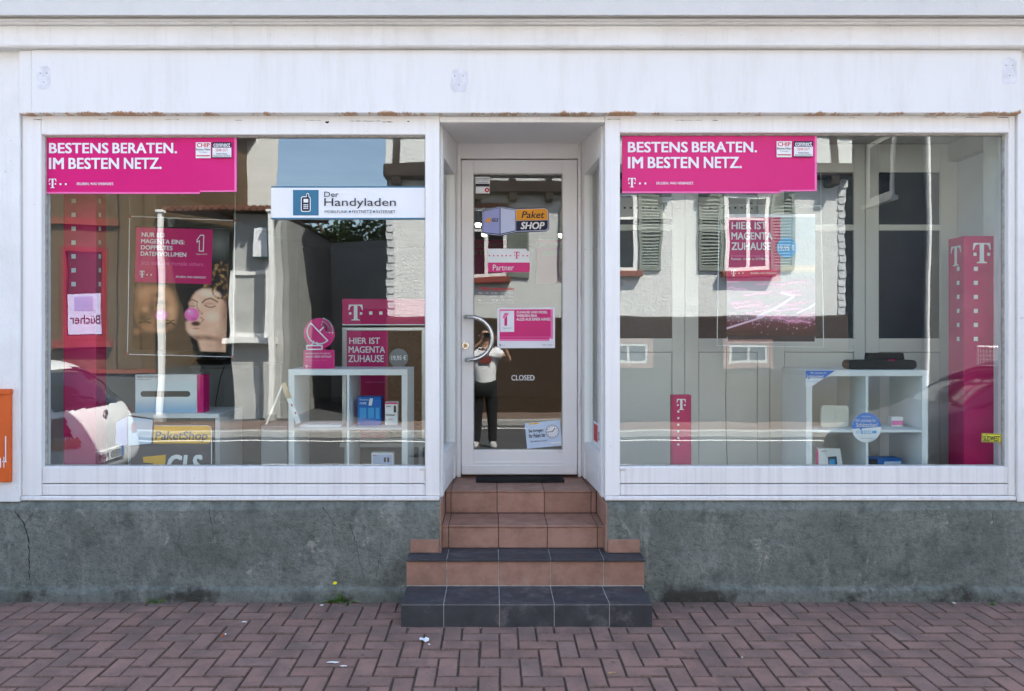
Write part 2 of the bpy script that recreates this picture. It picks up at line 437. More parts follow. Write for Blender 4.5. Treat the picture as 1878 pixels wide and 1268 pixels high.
class Print:
    """flat printing laid out in photo pixels on a vertical board at depth Y (faces the street)"""
    def __init__(s, root, Y, rot=0, piv=None):
        s.root, s.Y, s.k, s.rot, s.piv = root, Y, 0, rot, piv
    def w(s, px, py):
        if s.rot:
            cx, cy = s.piv; c, n = math.cos(s.rot), math.sin(s.rot); dx, dy = px - cx, py - cy
            px, py = cx + dx * c - dy * n, cy + dx * n + dy * c
        x, z = P(px, py, s.Y); return x, z
    def y(s): s.k += 1; return s.Y - .0008 * s.k
    def polys(s, name, mat, lst, layer=None):
        m = MB(); y = s.y() if layer is None else s.Y - .0008 * layer
        for pts in lst: m.poly(*[(s.w(*p)[0], y, s.w(*p)[1]) for p in pts])
        return m.build(name, mat, s.root)
    def rect(s, name, mat, x0, y0, x1, y1, layer=None):
        return s.polys(name, mat, [[(x0, y1), (x1, y1), (x1, y0), (x0, y0)]], layer)
    def circ(s, name, mat, cx, cy, rx, ry=None, n=40):
        ry = ry or rx
        return s.polys(name, mat, [[(cx + rx * math.cos(-t), cy + ry * math.sin(-t)) for t in [2 * math.pi * k / n for k in range(n)]]])
    def text(s, name, mat, txt, x0, y0, x1, y1, bold=0.0, shear=0.0, space=1.0):
        a, f = glyphs(txt, bold, shear, space); lo, hi = a.min(0), a.max(0)
        y = s.y(); m = MB()
        for q in a:
            px = x0 + (q[0] - lo[0]) / (hi[0] - lo[0]) * (x1 - x0); py = y1 - (q[1] - lo[1]) / (hi[1] - lo[1]) * (y1 - y0)
            x, z = s.w(px, py); m.v.append((x, y + q[2] * .006, z))
        m.f = f
        return m.build(name, mat, s.root)
    def tlogo(s, mat, x0, y0, x1, y1, dots=(), sq=None, n0=True):
        cx = (x0 + x1) / 2; h = y1 - y0; sx = (x1 - x0) / .9
        L = [[(cx + p[0] * sx, y1 - p[1] * h) for p in TL]]
        q = .15 * h
        for u in (-.34, .34):
            X = cx + u * sx; Yc = y1 - .44 * h
            L.append([(X - q / 2, Yc + q / 2), (X + q / 2, Yc + q / 2), (X + q / 2, Yc - q / 2), (X - q / 2, Yc - q / 2)])
        for (dx, dy, d) in dots:
            L.append([(dx - d / 2, dy + d / 2), (dx + d / 2, dy + d / 2), (dx + d / 2, dy - d / 2), (dx - d / 2, dy - d / 2)])
        k = s.k + 1
        for sq_ in L[1:]: s.polys('logo_square', mat, [sq_], k)
        s.k = k
        return s.polys('logo', mat, L[:1], k)
    def stroke(s, name, mat, pts, wd):
        L = []
        for (a, b) in zip(pts, pts[1:]):
            dx, dy = b[0] - a[0], b[1] - a[1]; l = math.hypot(dx, dy) or 1; nx, ny = -dy / l * wd / 2, dx / l * wd / 2
            ex, ey = dx / l * wd * .3, dy / l * wd * .3
            L.append([(a[0] + nx - ex, a[1] + ny - ey), (b[0] + nx + ex, b[1] + ny + ey), (b[0] - nx + ex, b[1] - ny + ey), (a[0] - nx - ex, a[1] - ny - ey)])
        return s.polys(name, mat, L)

def board(name, mat, px0, py0, px1, py1, Y, t, label, cat, bevel=0, group=None, pts=None, rot=0):
    """a board whose printed face is at depth Y (pixel outline), thickness t behind it"""
    pts = pts or [(px0, py1), (px1, py1), (px1, py0), (px0, py0)]
    piv = (sum(p[0] for p in pts) / len(pts), sum(p[1] for p in pts) / len(pts))
    pr = Print(None, Y, rot, piv)
    o = MB().prism([pr.w(*p) for p in pts], 'y', Y, Y + t).build(name, mat, None, None, bevel)
    tag(o, label, cat, group)
    pr.root = o
    return o, pr

def pixel_sheet(name, canvas, root, pr, px0, py0, px1, py1):
    """flat colour print: a fine grid with one colour per point"""
    h, wd = canvas.shape[:2]; y = pr.y(); m = MB()
    for j in range(h):
        for i in range(wd):
            x, z = pr.w(px0 + (px1 - px0) * i / (wd - 1), py0 + (py1 - py0) * j / (h - 1)); m.v.append((x, y, z))
    for j in range(h - 1):
        for i in range(wd - 1):
            a = j * wd + i; m.f.append((a + wd, a + wd + 1, a + 1, a))
    me = bpy.data.meshes.new(name); me.from_pydata(m.v, [], m.f); me.update()
    at = me.color_attributes.new('print', 'FLOAT_COLOR', 'POINT')
    c = np.ones((h * wd, 4), dtype=np.float32); c[:, :3] = np.minimum(canvas.reshape(-1, 3) * 1.2, .88); at.data.foreach_set('color', c.ravel())
    return link(name, me, 'photo_print', root)

class Canvas:
    def __init__(s, wd, h, col):
        s.c = np.zeros((h, wd, 3)); s.c[:] = srgb(*col); s.v, s.u = np.meshgrid(np.linspace(0, 1, h), np.linspace(0, 1, wd), indexing='ij'); s.asp = h / wd
        s.rng = np.random.RandomState(5)
    def blend(s, a, col): a = np.clip(a, 0, 1)[..., None]; s.c = s.c * (1 - a) + np.array(srgb(*col)) * a
    def ell(s, cx, cy, rx, ry, col, soft=.15, rot=0, op=1):
        dx, dy = s.u - cx, (s.v - cy) * s.asp; c, n = math.cos(rot), math.sin(rot)
        x, y = dx * c + dy * n, -dx * n + dy * c
        r = np.sqrt((x / rx) ** 2 + (y / (ry * s.asp)) ** 2); s.blend(op * (1 - r) / max(soft, 1e-3) + op * .5 * 0, col)
    def poly(s, pts, col, soft=.02, op=1):
        x, y = s.u, s.v * s.asp; ins = np.zeros(x.shape, bool); d = np.full(x.shape, 9.0); n = len(pts)
        for k in range(n):
            ax, ay = pts[k][0], pts[k][1] * s.asp; bx, by = pts[(k + 1) % n][0], pts[(k + 1) % n][1] * s.asp
            c = ((ay > y) != (by > y)) & (x < (bx - ax) * (y - ay) / (by - ay + 1e-12) + ax); ins ^= c
            L = (bx - ax) ** 2 + (by - ay) ** 2 + 1e-9; t = np.clip(((x - ax) * (bx - ax) + (y - ay) * (by - ay)) / L, 0, 1)
            d = np.minimum(d, np.hypot(x - ax - t * (bx - ax), y - ay - t * (by - ay)))
        s.blend(op * np.where(ins, .5 + d / soft, .5 - d / soft), col)
    def stroke(s, pts, wd, col, soft=.4, op=1):
        d = np.full(s.u.shape, 9.0)
        for (a, b) in zip(pts, pts[1:]):
            ax, ay, bx, by = a[0], a[1] * s.asp, b[0], b[1] * s.asp
            px, py = s.u - ax, s.v * s.asp - ay; L = (bx - ax) ** 2 + (by - ay) ** 2 + 1e-9
            t = np.clip((px * (bx - ax) + py * (by - ay)) / L, 0, 1)
            d = np.minimum(d, np.hypot(px - t * (bx - ax), py - t * (by - ay)))
        s.blend(op * (wd - d) / (wd * soft), col)

# ================================================================== ground and street
def sheet(name, mat, x0, y0, x1, y1, z):
    return struct(MB().quad((x0, y0, z), (x1, y0, z), (x1, y1, z), (x0, y1, z)).build(name, mat))
sheet('ground', 'ground_soil', -250, -250, 250, 250, -.16)
struct(box('road', 'asphalt', None, -60, -7.6, -.30, 60, -2.05, -.10))
struct(box('far_pavement', 'far_paving', None, -60, -9.0, -.30, 60, -7.75, -.005))
struct(box('far_yard', 'asphalt', None, -60, -60, -.30, 60, -9.0, -.012))
for y0, y1 in ((-2.05, -1.90), (-7.75, -7.60)):
    k = struct(box('kerb', 'kerb_stone', None, -60, y0, -.30, 60, y1, .003, .012))
for yy, xa, xb in ((-7.15, -40, 40), (-4.98, -3.45, -.88), (-4.98, 1.62, 3.94)):
    struct(MB().quad((xa, yy - .05, -.096), (xb, yy - .05, -.096), (xb, yy + .05, -.096), (xa, yy + .05, -.096)).build('road_marking', 'road_paint'))
pav = struct(box('pavement', 'joint_sand', None, -30, -1.9, -.30, 30, .30, -.011))

# herringbone pavers, 200 x 100 mm
U = .1005
def brick_mesh(dx, dy):
    m = MB(); c, h = .0042, .045; gx, gy = .0031, .0052
    x0, x1, y0, y1 = gx, dx - gx, gy, dy - gy
    r = [[(x0, y0), (x1, y0), (x1, y1), (x0, y1)], [(x0 + c, y0 + c), (x1 - c, y0 + c), (x1 - c, y1 - c), (x0 + c, y1 - c)]]
    lv = [(r[0], -h), (r[0], -.0055), (r[1], 0)]
    for q, z in lv: m.v += [(p[0] - dx / 2, p[1] - dy / 2, z) for p in q]
    for L in (0, 1):
        for k in range(4):
            a, b = L * 4 + k, L * 4 + (k + 1) % 4; m.f.append((a, b, b + 4, a + 4))
    m.f.append((8, 9, 10, 11))
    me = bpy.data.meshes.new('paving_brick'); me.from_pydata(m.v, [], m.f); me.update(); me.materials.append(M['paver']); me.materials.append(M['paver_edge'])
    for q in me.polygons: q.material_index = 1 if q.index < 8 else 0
    return m, me
bmh, meh = brick_mesh(2 * U, U); bmv, mev = brick_mesh(U, 2 * U)
cells = []
for i in range(-62, 66):
    for j in range(-20, 1):
        c = (i - j) % 4
        if c == 0: cx, cy, hor = (i + 1) * U, (j + .5) * U, True
        elif c == 3: cx, cy, hor = (i + .5) * U, (j + 1) * U, False
        else: continue
        cx += .03; cy += -.012
        if cy > .03 or cy < -1.86: continue
        if -.43 < cx < .80 and cy > -.34: continue
        d = cy - CAMY
        px = VX + cx * FPX / d; py = VY + (CAMZ) * FPX / d
        vis = -20 < px < W0 + 20 and py < H0 + 12
        cells.append((0 if vis else 1, -py, cx, cy, hor))
cells.sort()
rest = MB()
for k, (v, _, cx, cy, hor) in enumerate(cells):
    rz = random.gauss(0, .006); tx, ty = random.gauss(0, .004), random.gauss(0, .004); dz = random.gauss(0, .0012)
    dx, dy = random.gauss(0, .0008), random.gauss(0, .0008)
    if k < 300:
        o = bpy.data.objects.new('paving_brick', meh if hor else mev); COL.objects.link(o)
        o.parent = pav; o.location = Vector((cx + dx, cy + dy, dz)) - ORG[pav.name]; o.rotation_euler = (tx, ty, rz)
    else:
        mm = Matrix.Translation((cx + dx, cy + dy, dz)) @ Matrix.Rotation(rz, 4, 'Z') @ Matrix.Rotation(ty, 4, 'Y') @ Matrix.Rotation(tx, 4, 'X')
        src = bmh if hor else bmv; b = len(rest.v)
        rest.v += [tuple(mm @ Vector(q)) for q in src.v]; rest.f += [tuple(b + q for q in f) for f in src.f]
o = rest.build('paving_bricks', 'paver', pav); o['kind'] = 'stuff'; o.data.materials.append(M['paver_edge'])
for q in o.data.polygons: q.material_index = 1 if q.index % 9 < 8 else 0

# ================================================================== the shop building
shop = thing('shop_building', (0, 0, 0), 'white painted shop building with two big display windows above a grey plinth', 'building')
GY = .05
XL0, XL1, XR0, XR1 = -2.883, -.330, .683, 3.190           # outer edges of the two window frames
BX0, BX1 = -6.0, 6.6
Z_SILL, Z_BOT, Z_HEAD = .807, .603, 2.953
# walls
box('wall', 'white_render', shop, BX0, -.018, .60, XL0 - .003, .30, 3.36)
box('wall', 'white_render', shop, XR1 + .003, -.018, .60, BX1, .30, 3.36)
box('wall', 'white_render', shop, BX0, .01, 3.36, BX1, .30, 4.15)
box('wall', 'interior_wall', shop, BX0, .30, -.2, BX0 + .2, 7.0, 4.15)
box('wall', 'interior_wall', shop, BX1 - .2, .30, -.2, BX1, 7.0, 4.15)
box('wall', 'interior_wall', shop, BX0, 7.0, -.2, BX1, 7.2, 4.15)
MB().prism([(-.30, 4.15), (-.30, 4.24), (3.6, 5.6), (7.5, 4.24), (7.5, 4.15)], 'x', BX0 - .2, BX1 + .2).build('roof', 'roof_tile', shop)
# plinth with uneven render
def disp(x, z):
    return .006 * noise.noise((x * 1.7, z * 3.0, 1.3)) + .0035 * noise.noise((x * 6, z * 7, 4.2)) + .0016 * noise.noise((x * 22, z * 22, 9))
PY = -.030
def plinth(xa, xb):
    m = MB(); nx = int((xb - xa) / .022)
    zs = [-.03, .0, .02, .04, .06, .074, .084, .094] + [.094 + (.545 - .094) * k / 20 for k in range(1, 21)] + [.552, .557, .575, .598, .606]
    for i in range(nx + 1):
        x = xa + (xb - xa) * i / nx
        for z in zs:
            wob = .010 * noise.noise((x * 3.1, 7.7, 0)) + .006 * noise.noise((x * 11, 3.1, 0))
            skirt = .020 * max(0, min(1, (.086 + wob - z) / .014))
            y = PY - skirt + disp(x, z)
            if z > .552: y = PY + (z - .552) / .054 * .034 + disp(x, z) * .4
            m.v.append((x, y, z + (.006 * noise.noise((x * 4, 1, 1)) if z > .54 else 0)))
    n = len(zs)
    for i in range(nx):
        for j in range(n - 1):
            a = i * n + j; m.f.append((a, a + n, a + n + 1, a + 1))
    o = m.build('plinth', 'plinth_render', shop, None, 0, True)
    MB().box(xa, .012, -.2, xb, .30, .596).build('plinth_core', 'grout_grey', o)
    return o
pl_l = plinth(BX0, -.326); pl_r = plinth(.690, BX1)
def crack(pts, wd, par):
    m = MB(); L = []
    for (a, b) in zip(pts, pts[1:]):
        n = max(2, int(math.dist(a, b) / .012))
        for k in range(n):
            t = k / n; L.append((a[0] + (b[0] - a[0]) * t + random.gauss(0, .0025), a[1] + (b[1] - a[1]) * t))
    for k, (x, z) in enumerate(L):
        ww = wd * (.5 + random.random()) * (1 - .6 * k / len(L)); y = PY + disp(x, z) - .0014
        m.v += [(x - ww, y, z), (x + ww, y, z)]
    for k in range(len(L) - 1): m.f.append((2 * k, 2 * k + 1, 2 * k + 3, 2 * k + 2))
    m.build('crack', 'crack_dark', par)
def cpx(l): return [P(a, b, PY) for a, b in l]
crack(cpx([(27, 938), (42, 958), (52, 985), (55, 1030), (54, 1068)]), .0030, pl_l)
crack(cpx([(62, 942), (50, 955), (46, 962)]), .0018, pl_l)
crack(cpx([(384, 934), (389, 960), (393, 1000)]), .0011, pl_l)
crack(cpx([(592, 930), (606, 950), (619, 972)]), .0018, pl_l)
crack(cpx([(640, 960), (652, 990), (660, 1030), (668, 1065)]), .0014, pl_l)
crack(cpx([(690, 1058), (700, 1000), (696, 955)]), .0010, pl_l)
crack(cpx([(1543, 938), (1541, 960), (1534, 985), (1531, 1005)]), .0011, pl_r)
crack(cpx([(1212, 932), (1202, 944), (1201, 958), (1215, 962)]), .0016, pl_r)
crack(cpx([(1820, 938), (1822, 975)]), .0011, pl_r)
# cornice mouldings above the fascia
def mould(name, prof, x0, x1, mat='white_render', bev=.002):
    return MB().prism(prof, 'x', x0, x1).build(name, mat, shop, None, bev)
zc = lambda py, Y: PZ(py, Y)
mould('cornice_band', [(.01, 3.338), (-.095, 3.338), (-.105, 3.350), (-.100, 3.356), (-.100, zc(48, -.10)), (.01, zc(48, -.10))], BX0, BX1)
mould('cornice_moulding', [(.01, zc(48, -.10) + .001), (-.108, zc(48, -.10) + .001), (-.125, zc(44, -.125)), (-.128, zc(41, -.128)), (-.150, zc(38, -.15)), (-.152, zc(34.5, -.152)), (.01, zc(34.5, -.152))], BX0, BX1)
mould('cornice_moulding', [(.01, zc(34.3, -.152) + .004), (-.135, zc(34.3, -.152) + .004), (-.135, zc(32.5, -.135)), (-.20, zc(28, -.2)), (-.20, zc(-12, -.2)), (.01, zc(-12, -.2))], BX0, BX1, 'upper_render')
# fascia box
FZ0, FZ1 = 2.953, 3.336
fx0, fx1 = PX(58, -.06), PX(1874, -.06)
fas = box('fascia_board', 'fascia_paint', shop, fx0, -.060, FZ0, fx1, .008, FZ1, .004)
box('fascia_end', 'fascia_paint', shop, PX(35, -.05), -.052, FZ0 - .002, fx0 - .002, .008, FZ1, .004)
for (px, py, w_, h_) in ((80, 143, 26, 42), (842, 148, 32, 42), (1852, 130, 26, 48)):
    x, z = P(px, py, -.062); a, b = w_ / 300, h_ / 300
    pts = []
    for k in range(20):
        t = 2 * math.pi * k / 20; ct, sn = math.cos(t), math.sin(t); e = (abs(ct) ** 5 + abs(sn) ** 5) ** -.2 * (1 + random.gauss(0, .04))
        pts.append((x + a / 2 * ct * e, z + b / 2 * sn * e))
    pt = MB().prism(pts, 'y', -.0608, -.0596).build('filler_patch', 'filler_grey', fas)
    for (u, v) in ((-.25, .2), (.22, .2), (.0, -.18)):
        MB().disc((x + u * a, -.061, z + v * b), .0032, 'y', .0012, 8).build('screw_hole', 'dark_text', pt)
box('lintel_edge', 'white_paint', shop, XL1 + .002, .004, 2.916, XR0 - .002, .05, 2.952, .002)

# dark strips for flaked paint, open joints and painted contact shadow under the fascia
rf = random.Random(21)
def flake_strip(px0, px1, py, hh, par):
    x0, x1 = PX(px0, 0), PX(px1, 0); z = PZ(py, 0); n = max(4, int((x1 - x0) / .012)); m = MB(); up, dn = [], []
    for k in range(n + 1):
        x = x0 + (x1 - x0) * k / n; a = 0 if k in (0, n) else 1
        up.append((x, -.0012, z + a * rf.uniform(.1, 1) * hh)); dn.append((x, -.0012, z - a * rf.uniform(.1, 1) * hh))
    m.poly(*(dn + up[::-1][1:-1])); m.build('flake_shade', 'crack_dark', par)
FLAKE_STRIPS = [(596, 604, 224.5, .010), (640, 700, 222.5, .0022), (700, 722, 224, .003), (745, 752, 223, .004), (560, 590, 221, .0016), (430, 446, 221, .0014), (300, 330, 220, .0014), (180, 200, 219, .0016), (60, 80, 220, .003),
          (1112, 1140, 219.5, .002), (1235, 1290, 221, .0015), (1306, 1318, 221, .003), (1440, 1452, 216, .0016), (1555, 1570, 216.5, .002), (1690, 1720, 215, .0015), (1770, 1800, 215.5, .0022), (1828, 1850, 216, .003)]

# display windows
def window(X0, X1, x0, x1, ztop):
    win = bpy.data.objects.new('display_window', None); COL.objects.link(win); win.parent = shop; win.location = (X0, 0, Z_BOT); ORG[win.name] = Vector((X0, 0, Z_BOT))
    m = MB()
    m.box(X0, 0, .632, x0, .095, 2.958); m.box(x1, 0, .632, X1, .095, 2.958)
    m.box(x0, 0, ztop, x1, .095, 2.958)
    m.build('frame', 'white_paint', win, None, .004, False, 2)
    box('sill_board', 'sill_paint', win, x0 + .001, .003, .706, x1 - .001, .09, Z_SILL, .004)
    box('sill_board', 'sill_paint', win, x0 + .001, .003, .634, x1 - .001, .09, .700, .004)
    box('sill_board', 'sill_paint', win, X0, -.012, .604, X1, .095, .6295, .004)
    frame4('glazing_bead', 'grout_grey', win, x0, Z_SILL, x1, ztop, x0 + .006, Z_SILL + .004, x1 - .006, ztop - .008, .036, .060, 0)
    box('pane', 'shop_glass', win, x0 + .002, GY, Z_SILL + .001, x1 - .002, GY + .006, ztop - .002)
    return win
wl = window(XL0, XL1, PX(76, 0), PX(780, 0), PZ(247, 0))
wr = window(XR0, XR1, PX(1137, 0), PX(1850, 0), PZ(243.5, 0))
for a in FLAKE_STRIPS: flake_strip(*a, wl if a[0] < 900 else wr)
for px, par in ((775, wl), (1142, wr)):
    x, z = P(px, 862, -.003); box('maker_plate', 'silver', par, x - .018, .0005, z - .006, x + .018, .004, z + .006)

# entrance recess
DY = .80
LA, LB = Vector((-.326, 0)), Vector((PX(838, DY), DY))
RA, RB = Vector((.679, 0)), Vector((PX(1066, DY), DY))
def side(A, B, sgn):
    sd = bpy.data.objects.new('side_light', None); COL.objects.link(sd); sd.parent = shop; sd.location = (A.x, A.y, .60); ORG[sd.name] = Vector((A.x, A.y, .60))
    L = (B - A).length; d = (B - A) / L; n = Vector((sgn * d.y, -sgn * d.x))      # n points into the recess
    if n.x * sgn < 0: n = -n
    def slab(m, u0, z0, u1, z1, t0, t1, zt=None):
        c = []
        for z in (z0, z1):
            for (u, t) in ((u0, t0), (u1, t0), (u1, t1), (u0, t1)):
                p = A + d * u + n * t; c.append((p.x, p.y, z))
        i = len(m.v); m.v += c
        m.f += [tuple(i + k for k in q) for q in ((0, 3, 2, 1), (4, 5, 6, 7), (0, 1, 5, 4), (1, 2, 6, 5), (2, 3, 7, 6), (3, 0, 4, 7))]
    zb, zt = .862, 2.74
    m = MB(); slab(m, .099, .60, .16, 3.05, -.06, 0); slab(m, L - .12, .60, L, 3.05, -.06, 0)
    slab(m, .16, zt, L - .12, 3.05, -.06, 0); slab(m, .16, .785, L - .12, zb, -.06, 0)
    m.build('frame', 'white_paint', sd, None, .003)
    m = MB(); slab(m, .16, .60, L - .12, .784, -.05, -.008); m.build('panel', 'white_paint', sd, None, .003)
    m = MB(); slab(m, .20, .655, L - .16, .745, -.008, -.002); m.build('panel_field', 'white_paint', sd, None, .004)
    m = MB(); slab(m, .158, zb - .002, L - .118, zt + .002, -.040, -.034); m.build('pane', 'door_glass', sd)
    return sd, A, d, n, L
sl = side(LA, LB, 1); sr = side(RA, RB, -1)
MB().poly((-.33, .05, 2.917), (.683, .05, 2.917), (RB.x + .02, DY + .06, PZ(262, DY)), (LB.x - .02, DY + .06, PZ(262, DY))).build('soffit', 'door_paint', shop)
door = bpy.data.objects.new('door', None); COL.objects.link(door); door.parent = shop; door.location = (0, DY, .59); ORG[door.name] = Vector((0, DY, .59))
dz = lambda py: PZ(py, DY); dx = lambda px: PX(px, DY)
m = MB(); m.box(LB.x, DY, .588, dx(845), DY + .08, dz(255)); m.box(dx(1060), DY, .588, RB.x, DY + .08, dz(255)); m.box(dx(845), DY, dz(291), dx(1060), DY + .08, dz(255))
m.build('door_frame', 'door_paint', door, None, .003)
lf = MB(); y0, y1 = DY + .008, DY + .06
lf.box(dx(846), y0, dz(868), dx(868), y1, dz(293)); lf.box(dx(1032), y0, dz(868), dx(1059), y1, dz(293)); lf.box(dx(868), y0, dz(318), dx(1032), y1, dz(293)); lf.box(dx(868), y0, dz(868), dx(1032), y1, dz(826))
leaf = lf.build('door_leaf', 'door_paint', door, None, .003)
frame4('glazing_bead', 'grout_grey', door, dx(868), dz(826), dx(1032), dz(318), dx(869.5), dz(824.5), dx(1030.5), dz(320), DY + .016, DY + .03, 0)
box('weather_bar', 'door_paint', door, dx(847), DY - .018, dz(870), dx(1058), DY + .007, dz(853), .005)
box('kick_rail', 'door_paint', door, dx(868), DY + .001, dz(850), dx(1032), DY + .0075, dz(847.5), .001)
box('pane', 'door_glass', door, dx(868.5), DY + .030, dz(825.5), dx(1031.5), DY + .036, dz(318.5))
hp = []
cx, cz = P(862, 621, DY - .05); rx, rz = PX(903, DY - .05) - cx, (PZ(582, DY - .05) - PZ(661, DY - .05)) / 2
hp.append((PX(854, DY), DY + .008, cz + rz)); hp.append((PX(854, DY), DY - .035, cz + rz))
for k in range(15):
    t = R(90 - 12.857 * k); hp.append((cx + rx * math.cos(t), DY - .055, cz + rz * math.sin(t)))
hp.append((PX(856, DY), DY - .035, cz - rz)); hp.append((PX(856, DY), DY + .008, cz - rz))
hd = MB().tube(hp, .0155, 12).build('handle', 'steel', door, None, 0, True)
x, z = P(853.5, 634, DY); kc = MB().disc((x, DY + .004, z), .029, 'y', .014, 24).build('lock_rosette', 'steel', door, None, .002)
MB().disc((x, DY - .005, z), .015, 'y', .006, 20).build('lock_cylinder', 'brass', kc)
box('key_slot', 'dark_text', kc, x - .0018, DY - .0092, z - .008, x + .0018, DY - .0078, z + .006)
x, z = P(1027, 829, DY); box('maker_plate', 'silver', door, x - .016, DY + .004, z - .005, x + .012, DY + .0085, z + .004)
for zz in (1.1, 1.9, 2.6): MB().tube([(dx(1061.5), DY - .006, zz), (dx(1061.5), DY - .006, zz + .09)], .008, 8).build('hinge', 'door_paint', door)

# interior shell
for xa, xb, ya in ((BX0 + .2, -.34, .30), (-.34, .70, .90), (.70, BX1 - .2, .30)): box('shop_floor', 'interior_floor', shop, xa, ya, .40, xb, 7.0, .62)
box('shop_floor', 'interior_floor', shop, XL0, .10, .56, -.34, .2995, .619)
box('shop_floor', 'interior_floor', shop, .70, .10, .56, XR1 + .1, .2995, .619)
m = MB(); m.box(BX0 + .2, .30, 2.96, -.335, 7.0, 3.06); m.box(.69, .30, 2.96, BX1 - .2, 7.0, 3.06); m.box(-.334, .88, 2.96, .689, 7.0, 3.06); m.box(-.334, .02, 3.01, .689, .879, 3.06); m.box(XL0, .096, 2.96, -.335, .2995, 3.06); m.box(.69, .096, 2.96, XR1 + .1, .2995, 3.06)
m.build('shop_ceiling', 'interior_ceiling', shop)
box('inner_wall', 'display_wall', shop, -3.20, .30, .62, -3.05, 7.0, 2.96)
box('inner_wall', 'display_wall', shop, 3.27, .30, .62, 3.42, 7.0, 2.96)
for zz in (0,):
    m = MB(); m.box(3.20, .10, 2.83, 3.27, .68, 2.955); m.build('ceiling_beam', 'interior_ceiling', shop)

# ------------------------------------------------------------------ entrance steps
st = thing('entrance_steps', (.185, -.427, 0), 'four tiled entrance steps, brown tiles above and charcoal tiles below, leading to the door', 'steps')
T, G = .009, .0045
def core(x0, y0, z0, x1, y1, z1, mat): return box('step_core', mat, st, x0, y0, z0, x1, y1, z1)
def riser(xs, y, z0, z1, mat):
    for a, b in zip(xs, xs[1:]):
        box('tile', mat, st, a + G / 2, y, z0 + G / 2, b - G / 2, y + T, z1 - G / 2, .0016)
def tread(xs, y0, y1, z, mat, t=T):
    for a, b in zip(xs, xs[1:]):
        box('tile', mat, st, a + G / 2, y0, z - t, b - G / 2, y1 - G / 2, z, .0022)
x1s = [-.513, -.2756, .0332, .3366, .643, .881]
core(-.513 + .004, -.427 + .0035, -.05, .881 - .004, -.02, .130 - .003, 'grout_grey')
riser(x1s, -.427, -.004, .122, 'tile_dark'); tread(x1s, -.425, -.146, .130, 'tile_dark')
for xx, s_ in ((-.513, 1), (.881, -1)):
    box('tile', 'tile_dark', st, min(xx, xx + s_ * T), -.417, 0, max(xx, xx + s_ * T), -.035, .120, .0016)
x2s = [-.516, -.276, .030, .339, .652, .895]
core(-.516 + .004, -.146 + .0035, .10, .895 - .004, -.02, .289, 'grout_grey')
riser(x2s, -.146, .132, .277, 'tile_brown'); tread(x2s, -.160, -.034, .293, 'tile_dark', .016)
core(-.322, -.02, .0, .686, .062, .289, 'grout_grey')
tread([-.320, -.276, .030, .339, .652, .684], -.0345, .062, .293, 'tile_dark', .016)
for xx, s_ in ((-.516, 1), (.895, -1)):
    box('tile', 'tile_brown', st, min(xx, xx + s_ * T), -.136, .133, max(xx, xx + s_ * T), -.035, .274, .0016)
box('tile', 'tile_brown', st, -.503, PY - .014, .296, -.330, -.012, .374, .0018); box('tile', 'tile_brown', st, .694, PY - .014, .296, .886, -.012, .374, .0018)
x3s = [-.319, -.278, .031, .334, .644, .684]
core(-.322, .062 + .0035, .2, .686, .365, .431, 'grout_dark')
riser(x3s, .060, .294, .424, 'tile_brown'); tread(x3s, .052, .366, .435, 'tile_brown', .010)
x4s = [-.316, -.281, .024, .336, .645, .680]
core(-.322, .365 + .0035, .3, .686, .90, .581, 'grout_dark')
riser(x4s, .364, .437, .574, 'tile_brown'); tread(x4s, .356, .645, .585, 'tile_brown', .010); tread(x4s, .645, .90, .585, 'tile_brown', .010)
for xx, s_ in ((-.3265, 1), (.6900, -1)):
    for (ya, yb, za, zb2) in ((-.035, .062, .295, .592), (.062, .20, .440, .592), (.20, .353, .440, .592)):
        box('tile', 'tile_brown', st, min(xx, xx + s_ * T), ya + .002, za, max(xx, xx + s_ * T), yb - .002, zb2, .0014)
mt = box('door_mat', 'rubber', None, PX(873, .68), .615, .586, PX(1034, .68), .778, .600, .004)
tag(mt, 'black ribbed rubber door mat lying on the top step before the door', 'door mat')
m = MB()
for k in range(13): m.box(PX(873, .68) + .02, .625 + .0115 * k, .6005, PX(1034, .68) - .02, .632 + .0115 * k, .6025)
m.build('ribs', 'rubber', mt)

